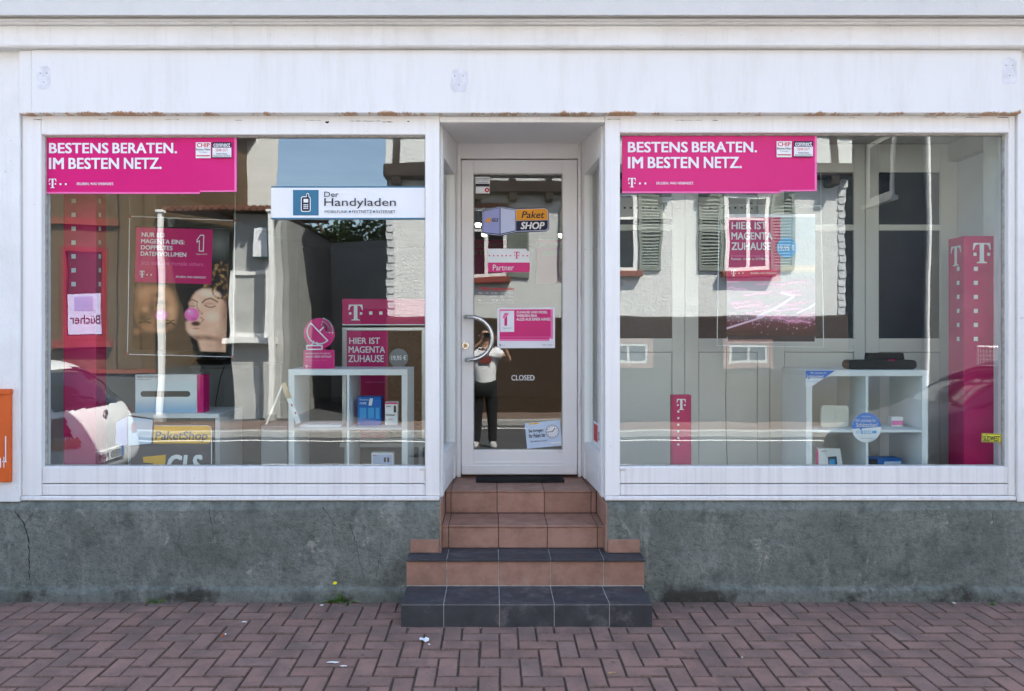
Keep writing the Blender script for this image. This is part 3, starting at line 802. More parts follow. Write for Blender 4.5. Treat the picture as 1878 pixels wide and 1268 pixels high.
# ================================================================== printing on the windows and the door
YI, YO = GY + .017, GY - .004            # inside and outside face of the display glass
def banner(ox, oy, s, label):
    X = lambda a: ox + (a - 80) * s; Y = lambda a: oy + (a - 250) * s
    T = lambda l: [(X(a), Y(b)) for a, b in l]
    o, p = board('window_banner', 'magenta', 0, 0, 0, 0, YO - .001, .0045, label, 'banner', 0, 'magenta slogan banners in the window tops',
                 T([(80, 355.5), (367, 356), (367, 352.5), (434, 352), (434, 250), (80, 250)]))
    p.polys('edge_strip', 'magenta_light', [T([(430, 352), (434, 352), (434, 250), (430, 250)])])
    p.polys('edge_strip', 'magenta_light', [T([(80, 355.5), (367, 356), (367, 353), (80, 352.6)]), T([(367, 352.5), (430, 352.1), (430, 349.5), (367, 350)])])
    t = lambda txt, a, b, c, d, bold=.034, m='print_white': p.text('lettering', m, txt, X(a), Y(b), X(c), Y(d), bold, 0, 1.03)
    t('BESTENS', 90.3, 262.5, 199.3, 281.8); t('BERATEN.', 206.6, 262.5, 325, 281.8); t('IM', 90.3, 290, 117.8, 310.7); t('BESTEN', 126.3, 290, 219, 310.7); t('NETZ.', 228, 290, 297, 310.7)
    p.tlogo('print_white', X(90.5), Y(328.5), X(104.5), Y(345.5), [(X(112), Y(338.5), 3.3 * s), (X(121.8), Y(338.5), 3.3 * s)])
    t('ERLEBEN, WAS VERBINDET.', 142, 335.6, 210, 341, .02)
    for a, b, c1, w1, w2 in ((360, 387.5, 'magenta_light', 'CHIP', 'Bestes Netz'), (391, 425.5, 'lilac_print', 'connect', 'SEHR GUT')):
        bd = p.polys('award_badge', 'card_white', [T([(a, 291), (b, 291), (b, 262), (a, 262)])])
        hdr = 'red_print' if w1 == 'CHIP' else 'navy_print'
        if w1 == 'connect':
            p.polys('badge_field', 'navy_print', [T([(a, 272), (b, 272), (b, 262), (a, 262)])]); p.polys('badge_field', 'navy_print', [T([(a, 291), (b, 291), (b, 289.4), (a, 289.4)])], p.k)
            t(w1, a + 2, 263.5, b - 2, 270.8, .03, 'card_white'); t(w2, a + 6, 274, b - 6, 279, .0, 'red_print'); t('Mobile Netze', a + 7, 282, b - 7, 284.6, .01, 'dark_text')
            t('Breitbandtest 01/2016', a + 2, 286, b - 2, 288.4, .01, 'dark_text')
        else:
            t(w1, a + 2, 263.5, b - 2, 271, .03, 'red_print'); t(w2, a + 1, 273, b - 1, 277, .01, 'dark_text'); t('Testsieger', a + 6, 279, b - 6, 281.4, 0, 'dark_text')
            p.polys('badge_field', 'red_print', [T([(a + 1.5, 287.4), (b - 1.5, 287.4), (b - 1.5, 285.8), (a + 1.5, 285.8)])])
    return o
banner(80, 250, 1.0, 'magenta slogan banner across the top of the left display window')
banner(1141, 248, 1.0085, 'magenta slogan banner across the top of the right display window')

# white shop name sign
o, p = board('shop_name_sign', 'card_white', 497, 342, 779.4, 402.5, YO - .010, .013, 'white shop name sign with blue phone emblem and thin blue borders', 'sign', .001)
p.rect('border_strip', 'petrol', 497, 342, 779.4, 344.6); p.rect('border_strip', 'petrol', 497, 399.8, 779.4, 402.5, p.k)
p.rect('emblem_field', 'petrol', 537.5, 348.8, 584.5, 395.5)
def rrect(x0, y0, x1, y1, r, n=5):
    L = []
    for cx, cy, a in ((x1 - r, y1 - r, 0), (x1 - r, y0 + r, -90), (x0 + r, y0 + r, -180), (x0 + r, y1 - r, -270)):
        for k in range(n + 1):
            t = R(a + 90 - 90 * k / n); L.append((cx + r * math.cos(t), cy + r * math.sin(t)))
    return L
p.polys('phone_emblem', 'card_white', [rrect(552, 360.5, 570, 389, 4), rrect(561.8, 354.6, 567, 362, 2.4)])
p.polys('phone_emblem', 'dark_text', [rrect(553.5, 362, 568.5, 387.5, 3), rrect(563, 356, 566, 363, 1.4)])
p.polys('phone_emblem', 'card_white', [rrect(557, 365.5, 565.5, 372, .6)] + [rrect(557 + 3.1 * i, 375 + 3.3 * j, 559.2 + 3.1 * i, 377.2 + 3.3 * j, .3) for i in range(3) for j in range(3)])
p.text('lettering', 'dark_text', 'Der', 595, 352.2, 621.5, 361.8); p.text('lettering', 'dark_text', 'Handyladen', 595, 364, 726, 383)
p.text('lettering', 'slate_print', 'MOBILFUNK', 596, 386.2, 638, 391.4); p.text('lettering', 'slate_print', 'FESTNETZ', 646, 386.2, 682.5, 391.4); p.text('lettering', 'slate_print', 'INTERNET', 690, 386.2, 725.5, 391.4)
p.polys('lettering', 'petrol', [rrect(640.3, 387, 643.8, 390.6, .2), rrect(684.5, 387, 688, 390.6, .2)])

# stickers on the door glass
DO = DY + .026
Z6 = lambda l, ox, oy, s: [(ox + a / s, oy + b / s) for a, b in l]
q = lambda l: Z6(l, 860, 310, 6.04)
o, p = board('parcel_shop_sticker', 'navy_print', 0, 0, 0, 0, DO, .002, 'parcel shop sticker with blue box emblem and yellow field at the top of the door', 'sticker', 0, None,
             q([(140, 722), (345, 745), (520, 706), (858, 692), (890, 662), (886, 455), (845, 428), (520, 440), (345, 412), (140, 462)]))
p.polys('outline', 'lilac_pale', [q([(147, 716), (345, 738), (518, 699), (855, 685), (882, 658), (878, 459), (842, 435), (520, 447), (345, 419), (147, 467)])])
p.polys('box_face', 'navy_print', [q([(152, 710), (345, 732), (345, 425), (152, 470)]), q([(345, 732), (517, 692), (517, 455), (345, 425)])])
p.polys('box_face', 'lilac_print', [q([(157, 702), (341, 722), (341, 432), (157, 475)])])
p.polys('box_face', 'lilac_pale', [q([(350, 720), (512, 684), (512, 460), (350, 433)])])
p.polys('name_field', 'amber_print', [q([(522, 574), (873, 566), (870, 460), (840, 442), (522, 452)])])
p.polys('name_field', 'navy_print', [q([(522, 690), (850, 678), (873, 655), (873, 570), (522, 578)])])
t = lambda txt, a, b, c, d, m, bold=.02, sh=.2: p.text('lettering', m, txt, *q([(a, b)])[0], *q([(c, d)])[0], bold, sh)
t('Paket', 582, 472, 836, 548, 'dark_text'); t('SHOP', 572, 590, 838, 670, 'card_white', .04); t('GLS', 253, 548, 325, 586, 'navy_print', .05)
p.polys('arrow', 'amber_print', [q([(165, 592), (200, 592), (245, 560), (245, 545), (205, 545), (208, 560)]), q([(205, 592), (240, 592), (245, 566)])])

o, p = board('partner_sign', 'card_white', 0, 0, 0, 0, DO, .002, 'white and magenta partner sign in the middle of the door glass', 'sticker', 0, None,
             q([(210, 1145), (665, 1145), (674, 1130), (672, 915), (650, 908), (632, 884), (210, 884)]))
p.polys('name_field', 'magenta', [q([(210, 1145), (665, 1145), (674, 1130), (673, 1038), (210, 1038)])])
a, b = q([(500, 918)])[0]; c, d = q([(560, 995)])[0]
p.tlogo('magenta', a, b, c, d, [(*q([(x, 962)])[0], 2.4) for x in (227, 273, 320, 367, 413, 460, 600, 648)])
t('Partner', 265, 1062, 497, 1125, 'print_white', .0, 0)

o, p = board('notice_sticker', 'card_white', 0, 0, 0, 0, DO, .001, 'small white notice sticker in the top left corner of the door glass', 'sticker', 0, None, q([(72, 190), (232, 190), (232, 88), (72, 88)]))
p.polys('name_field', 'dark_text', [q([(74, 190), (228, 190), (228, 166), (74, 166)])])
t('ACHTUNG!', 80, 100, 225, 118, 'slate_print', .02, 0); t('Dieses Objekt wird', 78, 126, 226, 138, 'slate_print', 0, 0); t('videobewacht', 95, 145, 215, 158, 'slate_print', 0, 0)
o, p = board('alarm_sticker', 'card_white', 0, 0, 0, 0, DO, .001, 'small white sticker with red round mark under the corner notice', 'sticker', 0, None, q([(75, 272), (228, 272), (228, 197), (75, 197)]))
cx, cy = q([(200, 235)])[0]
p.circ('round_mark', 'red_print', cx, cy, 4.2); p.circ('round_mark', 'card_white', cx, cy, 1.6)

q = lambda l: Z6(l, 860, 510, 6.672)
oh = thing('opening_hours', (*[(PX(909, DO))], DO, PZ(556, DO)), 'opening hours lettering in red and white on the door glass', 'lettering')
p = Print(oh, DO + .003)
t = lambda txt, a, b, c, d, m, bold=.02, sh=0: p.text('lettering', m, txt, *q([(a, b)])[0], *q([(c, d)])[0], bold, sh)
t('Öffnungszeiten', 118, 105, 548, 162, 'red_print', .018)
t('Mo. - Fr. 10.00 - 13.00 Uhr', 118, 175, 543, 197, 'card_white', 0); t('14.00 - 18.00 Uhr', 260, 217, 543, 239, 'card_white', 0)
t('Sa.            09.30 - 13.00 Uhr', 118, 260, 543, 282, 'card_white', 0); t('Mittwoch nachmittag geschlossen', 118, 297, 548, 313, 'card_white', 0)

o, p = board('door_poster', 'print_white', 0, 0, 0, 0, DO - .002, .003, 'white edged magenta poster with a big figure one on the door', 'poster', 0, None, q([(347, 860), (1053, 858), (1053, 363), (347, 365)]))
p.polys('print_field', 'magenta_light', [q([(375, 772), (985, 772), (985, 745), (1027, 745), (1027, 383), (375, 386)])])
p.polys('print_field', 'magenta', [q([(375, 722), (1000, 720), (1000, 386), (375, 388)]), q([(375, 748), (985, 748), (985, 727), (375, 727)])])
p.polys('logo_card', 'print_white', [q([(382, 662), (553, 660), (553, 402), (382, 404)])])
p.polys('figure_one', 'magenta', [q([(410 + 80 * u, 585 - 155 * v) for u, v in ONE])])
p.polys('figure_one', 'magenta_light', [q([(440, 500), (490, 440), (490, 432), (462, 432), (412, 478), (412, 498), (440, 486)])])
t('ZUHAUSE UND MOBIL', 580, 405, 962, 435, 'print_white', .03); t('WERDEN EINS.', 580, 447, 838, 478, 'print_white', .03); t('ALLES AUS EINER HAND.', 580, 488, 1003, 523, 'print_white', .03)
t('Magenta EINS', 412, 608, 520, 622, 'slate_print', 0); t('ERLEBEN, WAS VERBINDET.', 893, 815, 1025, 827, 'slate_print', 0)
a, b = q([(372, 808)])[0]; c, d = q([(395, 838)])[0]; p.tlogo('slate_print', a, b, c, d, [(c + 3, (b + d) / 2, .9), (c + 6, (b + d) / 2, .9)])

cl = thing('closed_lettering', (PX(959, DO), DO, PZ(698, DO)), 'white CLOSED lettering low on the door glass', 'lettering')
p = Print(cl, DO + .003); p.text('lettering', 'card_white', 'CLOSED', 938, 688.2, 980, 698, .0)

o, p = board('clock_notice', 'ice_print', 964.5, 773.5, 1029, 820.5, DO - .001, .002, 'tilted pale notice with a clock face taped low on the door', 'notice', 0, None, None, -.09)
p.rect('header_strip', 'yellow_print', 972, 774.5, 990, 777)
p.text('lettering', 'dark_text', 'Sie bringen', 970, 785.5, 997, 793.5, .02); p.text('lettering', 'dark_text', 'Ihr Paket bis', 970, 794, 999.5, 801.5, .02); p.text('lettering', 'slate_print', 'Wir liefern es morgen!', 971, 806.5, 1003, 810.5, 0)
p.circ('clock_face', 'slate_print', 1013.5, 793, 12.2); p.circ('clock_face', 'card_white', 1013.5, 793, 11.4)
p.polys('clock_mark', 'dark_text', [[(1013.5 + r_ * math.cos(a_ + e), 793 + r_ * math.sin(a_ + e)) for r_, e in ((10.6, -.05), (10.6, .05), (8.6, .06), (8.6, -.06))] for a_ in [R(30 * k) for k in range(12)]])
p.stroke('clock_hand', 'dark_text', [(1013.5, 793), (1004.5, 793.5)], 1.1); p.stroke('clock_hand', 'dark_text', [(1013.5, 793), (1018.5, 787.5)], 1.3)
p.rect('footer_strip', 'card_white', 1008, 812.5, 1027, 815.5)

# sticker inside the right side light
sd, A, d_, n_, L_ = sr
def side_quad(m, u0, z0, u1, z1, t):
    m.poly(*[((A + d_ * u + n_ * t).x, (A + d_ * u + n_ * t).y, z) for u, z in ((u0, z0), (u1, z0), (u1, z1), (u0, z1))])
m = MB(); m.v = []
c = []
for z in (.870, 1.03):
    for (u, tt) in ((.165, -.0325), (.52, -.0325), (.52, -.0335), (.165, -.0335)):
        pnt = A + d_ * u + n_ * tt; c.append((pnt.x, pnt.y, z))
m.v = c; m.f = [(0, 3, 2, 1), (4, 5, 6, 7), (0, 1, 5, 4), (1, 2, 6, 5), (2, 3, 7, 6), (3, 0, 4, 7)]
o = m.build('league_sticker', 'card_white', None); tag(o, 'white sticker with red square low on the right side glass of the entrance', 'sticker')
m = MB(); side_quad(m, .37, .90, .50, 1.015, -.0318); m.build('red_square', 'red_print', o)
a, f = glyphs('sky', .03); lo, hi = a.min(0), a.max(0); m = MB()
for k in a:
    u = .345 - (k[0] - lo[0]) / (hi[0] - lo[0]) * .17; z = .895 + (k[1] - lo[1]) / (hi[1] - lo[1]) * .11; pnt = A + d_ * u + n_ * (-.0318 - k[2] * .006); m.v.append((pnt.x, pnt.y, z))
m.f = f; m.build('lettering', 'slate_print', o)

# yellow sticker on the right window
o, p = board('region_sticker', 'lemon_print', 1801, 795.5, 1836, 811.5, YO + .001, .002, 'small yellow sticker with black capitals low on the right window', 'sticker', 0, None, None, .03)
p.rect('print_field', 'dark_text', 1801.5, 796, 1835, 811); p.rect('print_field', 'lemon_print', 1802.3, 797, 1834.2, 810)
p.text('lettering', 'dark_text', 'SÜDWEST', 1803, 797.5, 1833.5, 809.5, .05)

# ================================================================== behind the left window
def pillar(name, px0, px1, y0, depth, zt, label, sqx, sqs, size, T, side_dir):
    x0, x1 = PX(px0, y0), PX(px1, y0)
    o = box(name, 'magenta_deep', None, x0, y0, .621, x1, y0 + depth, zt, .003); tag(o, label, 'display column')
    p = Print(o, y0 - .0005)
    p.tlogo('card_white', *T, [(sqx, yy, size) for yy in sqs])
    xs = x0 - .0012 if side_dir < 0 else x1 + .0012
    m = MB(); h = size / 2 * (y0 - CAMY) / FPX
    for yy in sqs:
        z = PZ(yy, y0 + depth * .35); yc = y0 + depth * .35
        m.poly((xs, yc - h, z - h), (xs, yc + h, z - h), (xs, yc + h, z + h), (xs, yc - h, z + h))
    a = (T[3] - T[1]) * (y0 - CAMY) / FPX; zb = PZ(T[3] + 3, y0)
    m.poly(*[(xs, y0 + depth / 2 - side_dir * u * a * .9, zb + v * a) for u, v in TL])
    m.build('logo', 'card_white', o)
    return o
pillar('display_column', 116, 176, .30, .13, 2.62, 'tall magenta display column behind the left end of the left window', 135, [369 + 25.4 * k for k in range(7)], 8, (128, 300, 164, 338), 1)
pillar('display_column', 1768, 1830, .20, .165, PZ(433, .20), 'wide magenta display column in the right corner of the right window', 1789.5, [493.5 + 25.7 * k for k in range(6)], 7.6, (1784, 446, 1817, 483), -1)
pillar('display_column', 1233, 1268, .16, .06, PZ(725, .16), 'short narrow magenta display column at the left of the right window', 1244, [755 + 12.1 * k for k in range(6)], 3.6, (1241, 732, 1258, 752), 1)

def hanging(name, outer, Y, label, clips):
    """clear acrylic pocket on two wires"""
    root = thing(name, (*[PX(sum(p[0] for p in outer) / 4, Y)], Y, PZ(max(p[1] for p in outer), Y)), label, 'poster')
    pts = [P(a, b, Y) for a, b in outer]
    MB().prism(pts, 'y', Y, Y + .004).build('acrylic_sheet', 'acrylic', root)
    for k in range(4):
        a, b = pts[k], pts[(k + 1) % 4]
        MB().tube([(a[0], Y - .001, a[1]), (b[0], Y - .001, b[1])], .0022, 6).build('acrylic_edge', 'card_white', root)
    for k in (0, 1):
        a = pts[k]; MB().tube([(a[0], Y, a[1]), (a[0], Y + .002, 2.958)], .0008, 5).build('wire', 'silver', root)
    if clips:
        for a in pts: MB().disc((a[0], Y - .002, a[1]), .010, 'y', .012, 8).build('corner_clip', 'red_frame', root)
    return root
# poster with two people blowing gum
root = hanging('hanging_poster', [(238, 397), (431, 405), (427, 655), (234, 650)], .27, 'hanging poster of two people blowing pink bubble gum under a magenta panel', True)
cv = Canvas(150, 200, (22, 20, 22))
Zp = lambda x, y: ((x - 70) / 780, (y - 165) / 1035)
rng = np.random.RandomState(3)
def E(x, y, rx, ry, col, soft=.3, rot=0, op=1): cv.ell(*Zp(x, y), rx / 780, ry / 1035, col, soft, rot, op)
def K(pts, wd, col, soft=.5, op=1): cv.stroke([Zp(*a) for a in pts], wd / 780, col, soft, op)
E(760, 300, 160, 150, (130, 130, 120), 1, 0, .5)
for k in range(90):                                             # curly brown hair
    a_ = rng.uniform(0, 6.28); r_ = rng.uniform(0, 1) ** .5
    E(770 + 150 * r_ * math.cos(a_), 570 + 120 * r_ * math.sin(a_), rng.uniform(14, 30), rng.uniform(10, 22), [(92, 62, 36), (140, 100, 60), (58, 38, 24), (170, 130, 82)][rng.randint(4)], .6, rng.uniform(0, 3), .8)
E(255, 860, 190, 235, (150, 100, 70), .2)                        # head on the left, upside down
E(320, 740, 110, 100, (196, 140, 104), .9, 0, .9); E(390, 880, 65, 160, (204, 150, 112), 1, 0, .9)
E(150, 720, 95, 100, (186, 130, 94), .9, 0, .8); E(225, 850, 40, 130, (40, 26, 20), 1, 0, .9); E(150, 930, 80, 80, (30, 20, 16), .8, 0, .9)
E(330, 990, 110, 60, (50, 34, 26), .9, 0, .8); E(110, 1050, 60, 40, (120, 78, 54), .8); E(300, 800, 60, 35, (60, 40, 30), .8, 0, .8)
E(240, 1130, 180, 100, (18, 18, 20), .4); E(100, 830, 40, 120, (86, 54, 38), 1, 0, .8)
K([(120, 975), (165, 960), (215, 972)], 10, (24, 15, 12)); K([(345, 975), (385, 965), (420, 985)], 9, (24, 15, 12)); K([(135, 940), (175, 948), (210, 938)], 6, (30, 18, 14)); K([(350, 948), (385, 952), (412, 944)], 6, (30, 18, 14))
E(268, 850, 30, 34, (176, 122, 88), .8); E(255, 832, 8, 6, (40, 24, 18), .8); E(285, 832, 8, 6, (40, 24, 18), .8); E(265, 740, 70, 40, (70, 44, 32), .9, 0, .7); K([(225, 795), (262, 806), (300, 795)], 7, (120, 66, 58), .8)
E(165, 860, 40, 36, (196, 142, 104), 1, 0, .8); E(370, 860, 40, 40, (208, 154, 116), 1, 0, .8)
E(303, 905, 54, 44, (226, 120, 178), .14); E(290, 890, 20, 14, (250, 190, 220), .9)
FP = [(585, 705), (640, 672), (710, 672), (780, 705), (832, 790), (850, 900), (850, 1200), (640, 1200), (612, 1105), (545, 1062), (512, 1015), (508, 960), (535, 930), (520, 880), (535, 830), (528, 800), (545, 770), (560, 735)]
cv.poly([Zp(*a) for a in FP], (222, 172, 144), .03)
E(690, 715, 120, 45, (242, 206, 182), 1, .1, .9); E(600, 800, 38, 60, (240, 202, 176), 1, 0, .8); E(730, 905, 85, 60, (244, 204, 178), 1, 0, .9); E(560, 1030, 50, 34, (238, 194, 168), 1, 0, .8)
E(835, 900, 60, 230, (156, 106, 82), 1, 0, .9); E(800, 1120, 60, 120, (168, 118, 94), 1, 0, .8); E(690, 800, 70, 22, (196, 142, 116), 1, 0, .7); E(560, 800, 30, 26, (190, 136, 110), 1, 0, .7)
E(700, 1085, 130, 32, (120, 76, 58), 1, .12, .9); E(610, 1085, 60, 24, (130, 82, 64), 1, .3, .9); E(720, 1150, 70, 60, (206, 156, 130), 1, 0, .8); E(660, 990, 50, 60, (204, 152, 126), 1, 0, .6)
K([(600, 780), (598, 830), (622, 868), (640, 880)], 10, (170, 116, 92), 1, .9); E(634, 868, 20, 15, (214, 160, 134), .8); E(640, 884, 9, 6, (70, 40, 34), .8)
K([(640, 790), (668, 764), (712, 752), (768, 782)], 10, (104, 70, 48), .9); K([(528, 782), (556, 766), (596, 786)], 8, (110, 74, 52), .9)
K([(662, 812), (690, 826), (722, 828), (752, 816)], 6, (56, 34, 26), .8); K([(540, 818), (560, 826), (584, 818)], 5, (60, 36, 28), .8); K([(668, 800), (705, 792), (745, 802)], 4, (176, 122, 98), 1, .8)
E(592, 968, 50, 26, (84, 46, 40), .5); E(596, 1008, 44, 10, (186, 112, 104), .8); K([(628, 915), (655, 932), (640, 952)], 7, (160, 98, 84), .9)
E(557, 893, 64, 60, (222, 104, 164), .10); E(545, 876, 44, 38, (240, 150, 194), 1, 0, .9); E(536, 866, 14, 10, (252, 206, 226), .9); E(578, 930, 34, 18, (164, 50, 108), 1, 0, .7)
for k in range(9): K([(848, 900 + 14 * k), (790 - 4 * k, 985 + 8 * k), (745 + 3 * k, 1010 + 6 * k)], 3, [(232, 196, 166), (150, 106, 76)][k % 2], 1, .6)
for k in range(40):
    a_ = rng.uniform(0, 6.28); E(790 + 66 * math.cos(a_), 690 + 60 * math.sin(a_), rng.uniform(10, 20), rng.uniform(8, 14), [(92, 62, 36), (150, 108, 66), (58, 38, 24), (182, 142, 92)][rng.randint(4)], .7, rng.uniform(0, 3), .75)
E(460, 1160, 80, 60, (14, 15, 18), .4)
Yp = .266
p = Print(root, Yp, .028, (332, 526))
pixel_sheet('photo_print', cv.c, root, p, 246, 417, 418, 644)
p.rect('print_field', 'magenta_deep', 247, 419.5, 387.5, 520)
t = lambda txt, a, b, c, d, m='card_white', bold=.02: p.text('lettering', m, txt, a, b, c, d, bold)
t('NUR BEI', 257.5, 428.5, 299, 436.5); t('MAGENTA EINS:', 257, 440.5, 336.5, 448.5); t('DOPPELTES', 257, 452, 315, 460); t('DATENVOLUMEN', 257, 463.5, 340.5, 471.5)
t('Jetzt exklusive Vorteile sichern.', 257, 480.5, 374, 490, 'magenta_light', 0)
p.tlogo('card_white', 256.5, 499, 265, 511, [(270, 506, 2.2), (277.5, 506, 2.2)]); t('ERLEBEN, WAS VERBINDET.', 323, 506.5, 379, 510.5, 'card_white', .01)
one = [(359 + 18 * u, 460 - 29 * v) for u, v in ONE]; p.stroke('figure_one', 'card_white', one + [one[0]], 1.5); t('Magenta EINS', 359, 464.5, 379, 467.5, 'card_white', 0)

# sound bar carton on a low white table
yb = .45
tb = thing('low_table', (PX(318, yb), .6, .62), 'low white display table under the white carton in the left window', 'table')
xa, xb, zt = PX(236, .42), PX(404, .42), PZ(757.5, yb) - .001
box('table_top', 'shelf_white', tb, xa, .40, zt - .03, xb, .86, zt, .002)
for xx in (xa, xb - .03):
    box('side_panel', 'shelf_white', tb, xx, .41, .621, xx + .03, .85, zt - .0305)
cb = thing('carton', (PX(304, yb), yb, zt), 'white carton printed with a long black device in the left window', 'carton')
xa, xb = PX(248, yb), PX(361, yb)
box('carton_body', 'card_white', cb, xa, yb, zt + .001, xb, yb + .10, PZ(687, yb), .002); box('carton_side', 'magenta', cb, xb + .001, yb + .002, zt + .002, xb + .046, yb + .10, PZ(687.5, yb), .001)
p = Print(cb, yb - .0005)
cvb = Canvas(30, 30, (205, 212, 214)); cvb.blend(np.clip((cvb.v - .55) * 2, 0, .75), (90, 150, 190))
pixel_sheet('print', cvb.c, cb, p, 248.5, 700, 360.5, 757)
p.polys('device_print', 'black_plastic', [rrect(258, 717.5, 349, 728, 5)]); p.text('lettering', 'dark_text', 'MEDIA RECEIVER 401', 252, 690, 289, 693, .01); p.text('lettering', 'slate_print', 'ENTERTAIN TV', 252, 695, 277, 697.2, 0)
# parcel shop board
o, p = board('parcel_shop_board', 'grey_board', 0, 0, 0, 0, .22, .006, 'charcoal parcel shop board with yellow name strip standing at the left window sill', 'sign', 0, None, rrect(236, 779, 390, 921, 9))
p.polys('border', 'card_white', [rrect(238, 780.5, 388.6, 919, 8)]); p.polys('field', 'grey_board', [rrect(239, 781.5, 387.2, 918, 7)])
p.polys('name_strip', 'yellow_print', [rrect(281, 781.5, 387.2, 813.5, 6)]); p.rect('name_strip', 'yellow_print', 270, 781.5, 300, 813.5)
p.polys('box_face', 'dark_text', [[(211, 818), (236, 820), (281, 816), (284, 768), (236, 761), (211, 773)]])
p.polys('box_face', 'lilac_print', [[(213, 815), (234, 817), (234, 764), (213, 774.5)]]); p.polys('box_face', 'ice_print', [[(236, 817.5), (278, 813.5), (281, 770), (236, 764)]])
p.text('lettering', 'slate_print', 'PaketShop', 285, 791, 381.5, 811.5, .02, .12); p.text('lettering', 'card_white', 'GLS', 307, 834, 372, 872, .05, .15)
p.polys('arrow', 'yellow_print', [[(263, 838), (305, 834), (303, 870), (294, 858), (272, 880), (262, 872), (283, 850), (264, 848)]])

# counter with a cash terminal
ct = thing('counter', (PX(405, 1.2), 1.5, .62), 'plain grey counter standing back in the shop behind the left window', 'counter')
box('counter_front', 'counter_grey', ct, PX(352, 1.2), 1.2, .621, PX(476, 1.2), 1.75, PZ(676, 1.2), .004); box('counter_top', 'interior_wall', ct, PX(349, 1.2), 1.18, PZ(676, 1.2) + .001, PX(479, 1.2), 1.77, PZ(670, 1.2), .004)
zt2 = PZ(670, 1.2) + .001
tm = thing('cash_terminal', (PX(384, 1.3), 1.35, zt2), 'small black cash terminal with a trailing cable on the grey counter', 'terminal')
MB().prism([(1.25, zt2), (1.50, zt2), (1.50, zt2 + .06), (1.30, zt2 + .035)], 'x', PX(356, 1.3), PX(412, 1.3)).build('terminal_body', 'black_plastic', tm, None, .004)
box('terminal_screen', 'black_plastic', tm, PX(372, 1.42), 1.40, zt2 + .045, PX(398, 1.42), 1.42, zt2 + .075, .003)
MB().tube([(PX(408, 1.19), 1.24, zt2 + .02), (PX(411, 1.17), 1.172, zt2 - .01), (PX(404, 1.17), 1.168, zt2 - .10), (PX(396, 1.17), 1.168, zt2 - .28), (PX(391, 1.17), 1.168, .66)], .0035, 6).build('cable', 'black_plastic', tm)

# cube shelves
def cube_shelf(x0, y0, label):
    r = thing('cube_shelf', (x0 + .385, y0 + .195, .62), label, 'shelf', 'white two by two cube shelves')
    x1, y1, z0, z1 = x0 + .77, y0 + .39, .621, 1.391; t1, t2 = .038, .016
    box('top_board', 'shelf_white', r, x0, y0, z1 - t1, x1, y1, z1, .0015); box('bottom_board', 'shelf_white', r, x0, y0, z0, x1, y1, z0 + t1, .0015)
    for xx in (x0, x1 - t1): box('side_board', 'shelf_white', r, xx, y0, z0 + t1 + .0004, xx + t1, y1, z1 - t1 - .0004, .0012)
    cx, cz = (x0 + x1) / 2, (z0 + z1) / 2
    box('divider', 'shelf_white', r, cx - t2 / 2, y0 + .001, z0 + t1 + .0004, cx + t2 / 2, y1, z1 - t1 - .0004, .001)
    for a, b in ((x0 + t1 + .0004, cx - t2 / 2 - .0004), (cx + t2 / 2 + .0004, x1 - t1 - .0004)):
        box('shelf_board', 'shelf_white', r, a, y0 + .002, cz - t2 / 2, b, y1, cz + t2 / 2, .001)
    return cz + t2 / 2 + .0008, z0 + t1 + .0008, z1 + .0008
ls0 = PX(529, .26); lm, lb, lt = cube_shelf(ls0, .26, 'white cube shelf in the left window with the round dish sign on top')
rs0 = PX(1478.5, .15); rm, rb, rt = cube_shelf(rs0, .15, 'white cube shelf in the right window with the black console on top')
# satellite dish standee
yS = .36; PS = lambda a, b: P(a, b, yS)
pts = [PS(556.5, 677), PS(613, 677), PS(613, 645)]
zb_ = lt
dsh = thing('dish_standee', (PX(585, yS), yS, lt), 'magenta card standee with a round satellite dish picture on the left shelf', 'standee')
body = rrect(556.5, 642, 613.5, 679.5, 2); neck = [(561, 643), (596, 643), (594, 630), (588, 622), (572, 622), (563, 632)]
circ = [(585.5 + 28.5 * math.cos(-t_), 612 + 28.5 * math.sin(-t_)) for t_ in [2 * math.pi * k / 40 for k in range(40)]]
for nm, pl_, e in (('card', body, 0), ('card', circ, .0006), ('card', neck, .0012)):
    MB().prism([PS(*a) for a in pl_], 'y', yS + e, yS + .004 + e).build(nm, 'magenta', dsh)
MB().box(PX(572, yS), yS + .008, lt, PX(598, yS), yS + .07, lt + .012).build('foot', 'magenta_deep', dsh)
p = Print(dsh, yS - .0004); W_ = lambda pts, wd=2.4: p.stroke('dish_drawing', 'print_white', pts, wd)
arc = lambda cx, cy, r_, a0, a1, n=14: [(cx + r_ * math.cos(R(a0 + (a1 - a0) * k / n)), cy + r_ * math.sin(R(a0 + (a1 - a0) * k / n))) for k in range(n + 1)]
W_([(570, 593), (601, 625)]); W_(arc(585.5, 609, 22, 46.5, 226.5)[::1]); W_([(587, 607), (594, 600)])
W_(arc(587, 607, 12, -75, 10)); W_(arc(587, 607, 17.5, -75, 10)); W_(arc(587, 607, 23.5, -75, 10))
W_([(563, 641), (591, 641), (591, 634), (563, 634), (563, 641)]); W_([(572, 633), (576, 626)]); W_([(583, 633), (581, 628)])
p.text('lettering', 'print_white', 'ENTERTAIN TV JETZT', 561, 647.5, 607, 650.5, .02); p.text('lettering', 'print_white', 'AUCH ÜBER SATELLIT', 561, 652, 609, 656, .02); p.text('lettering', 'magenta_light', 'Zum Hinzubuchen einfach!', 561, 659.5, 600, 662, 0)
p.tlogo('print_white', 560.5, 670, 565, 675, [(567.5, 672.5, .9), (571, 672.5, .9)])

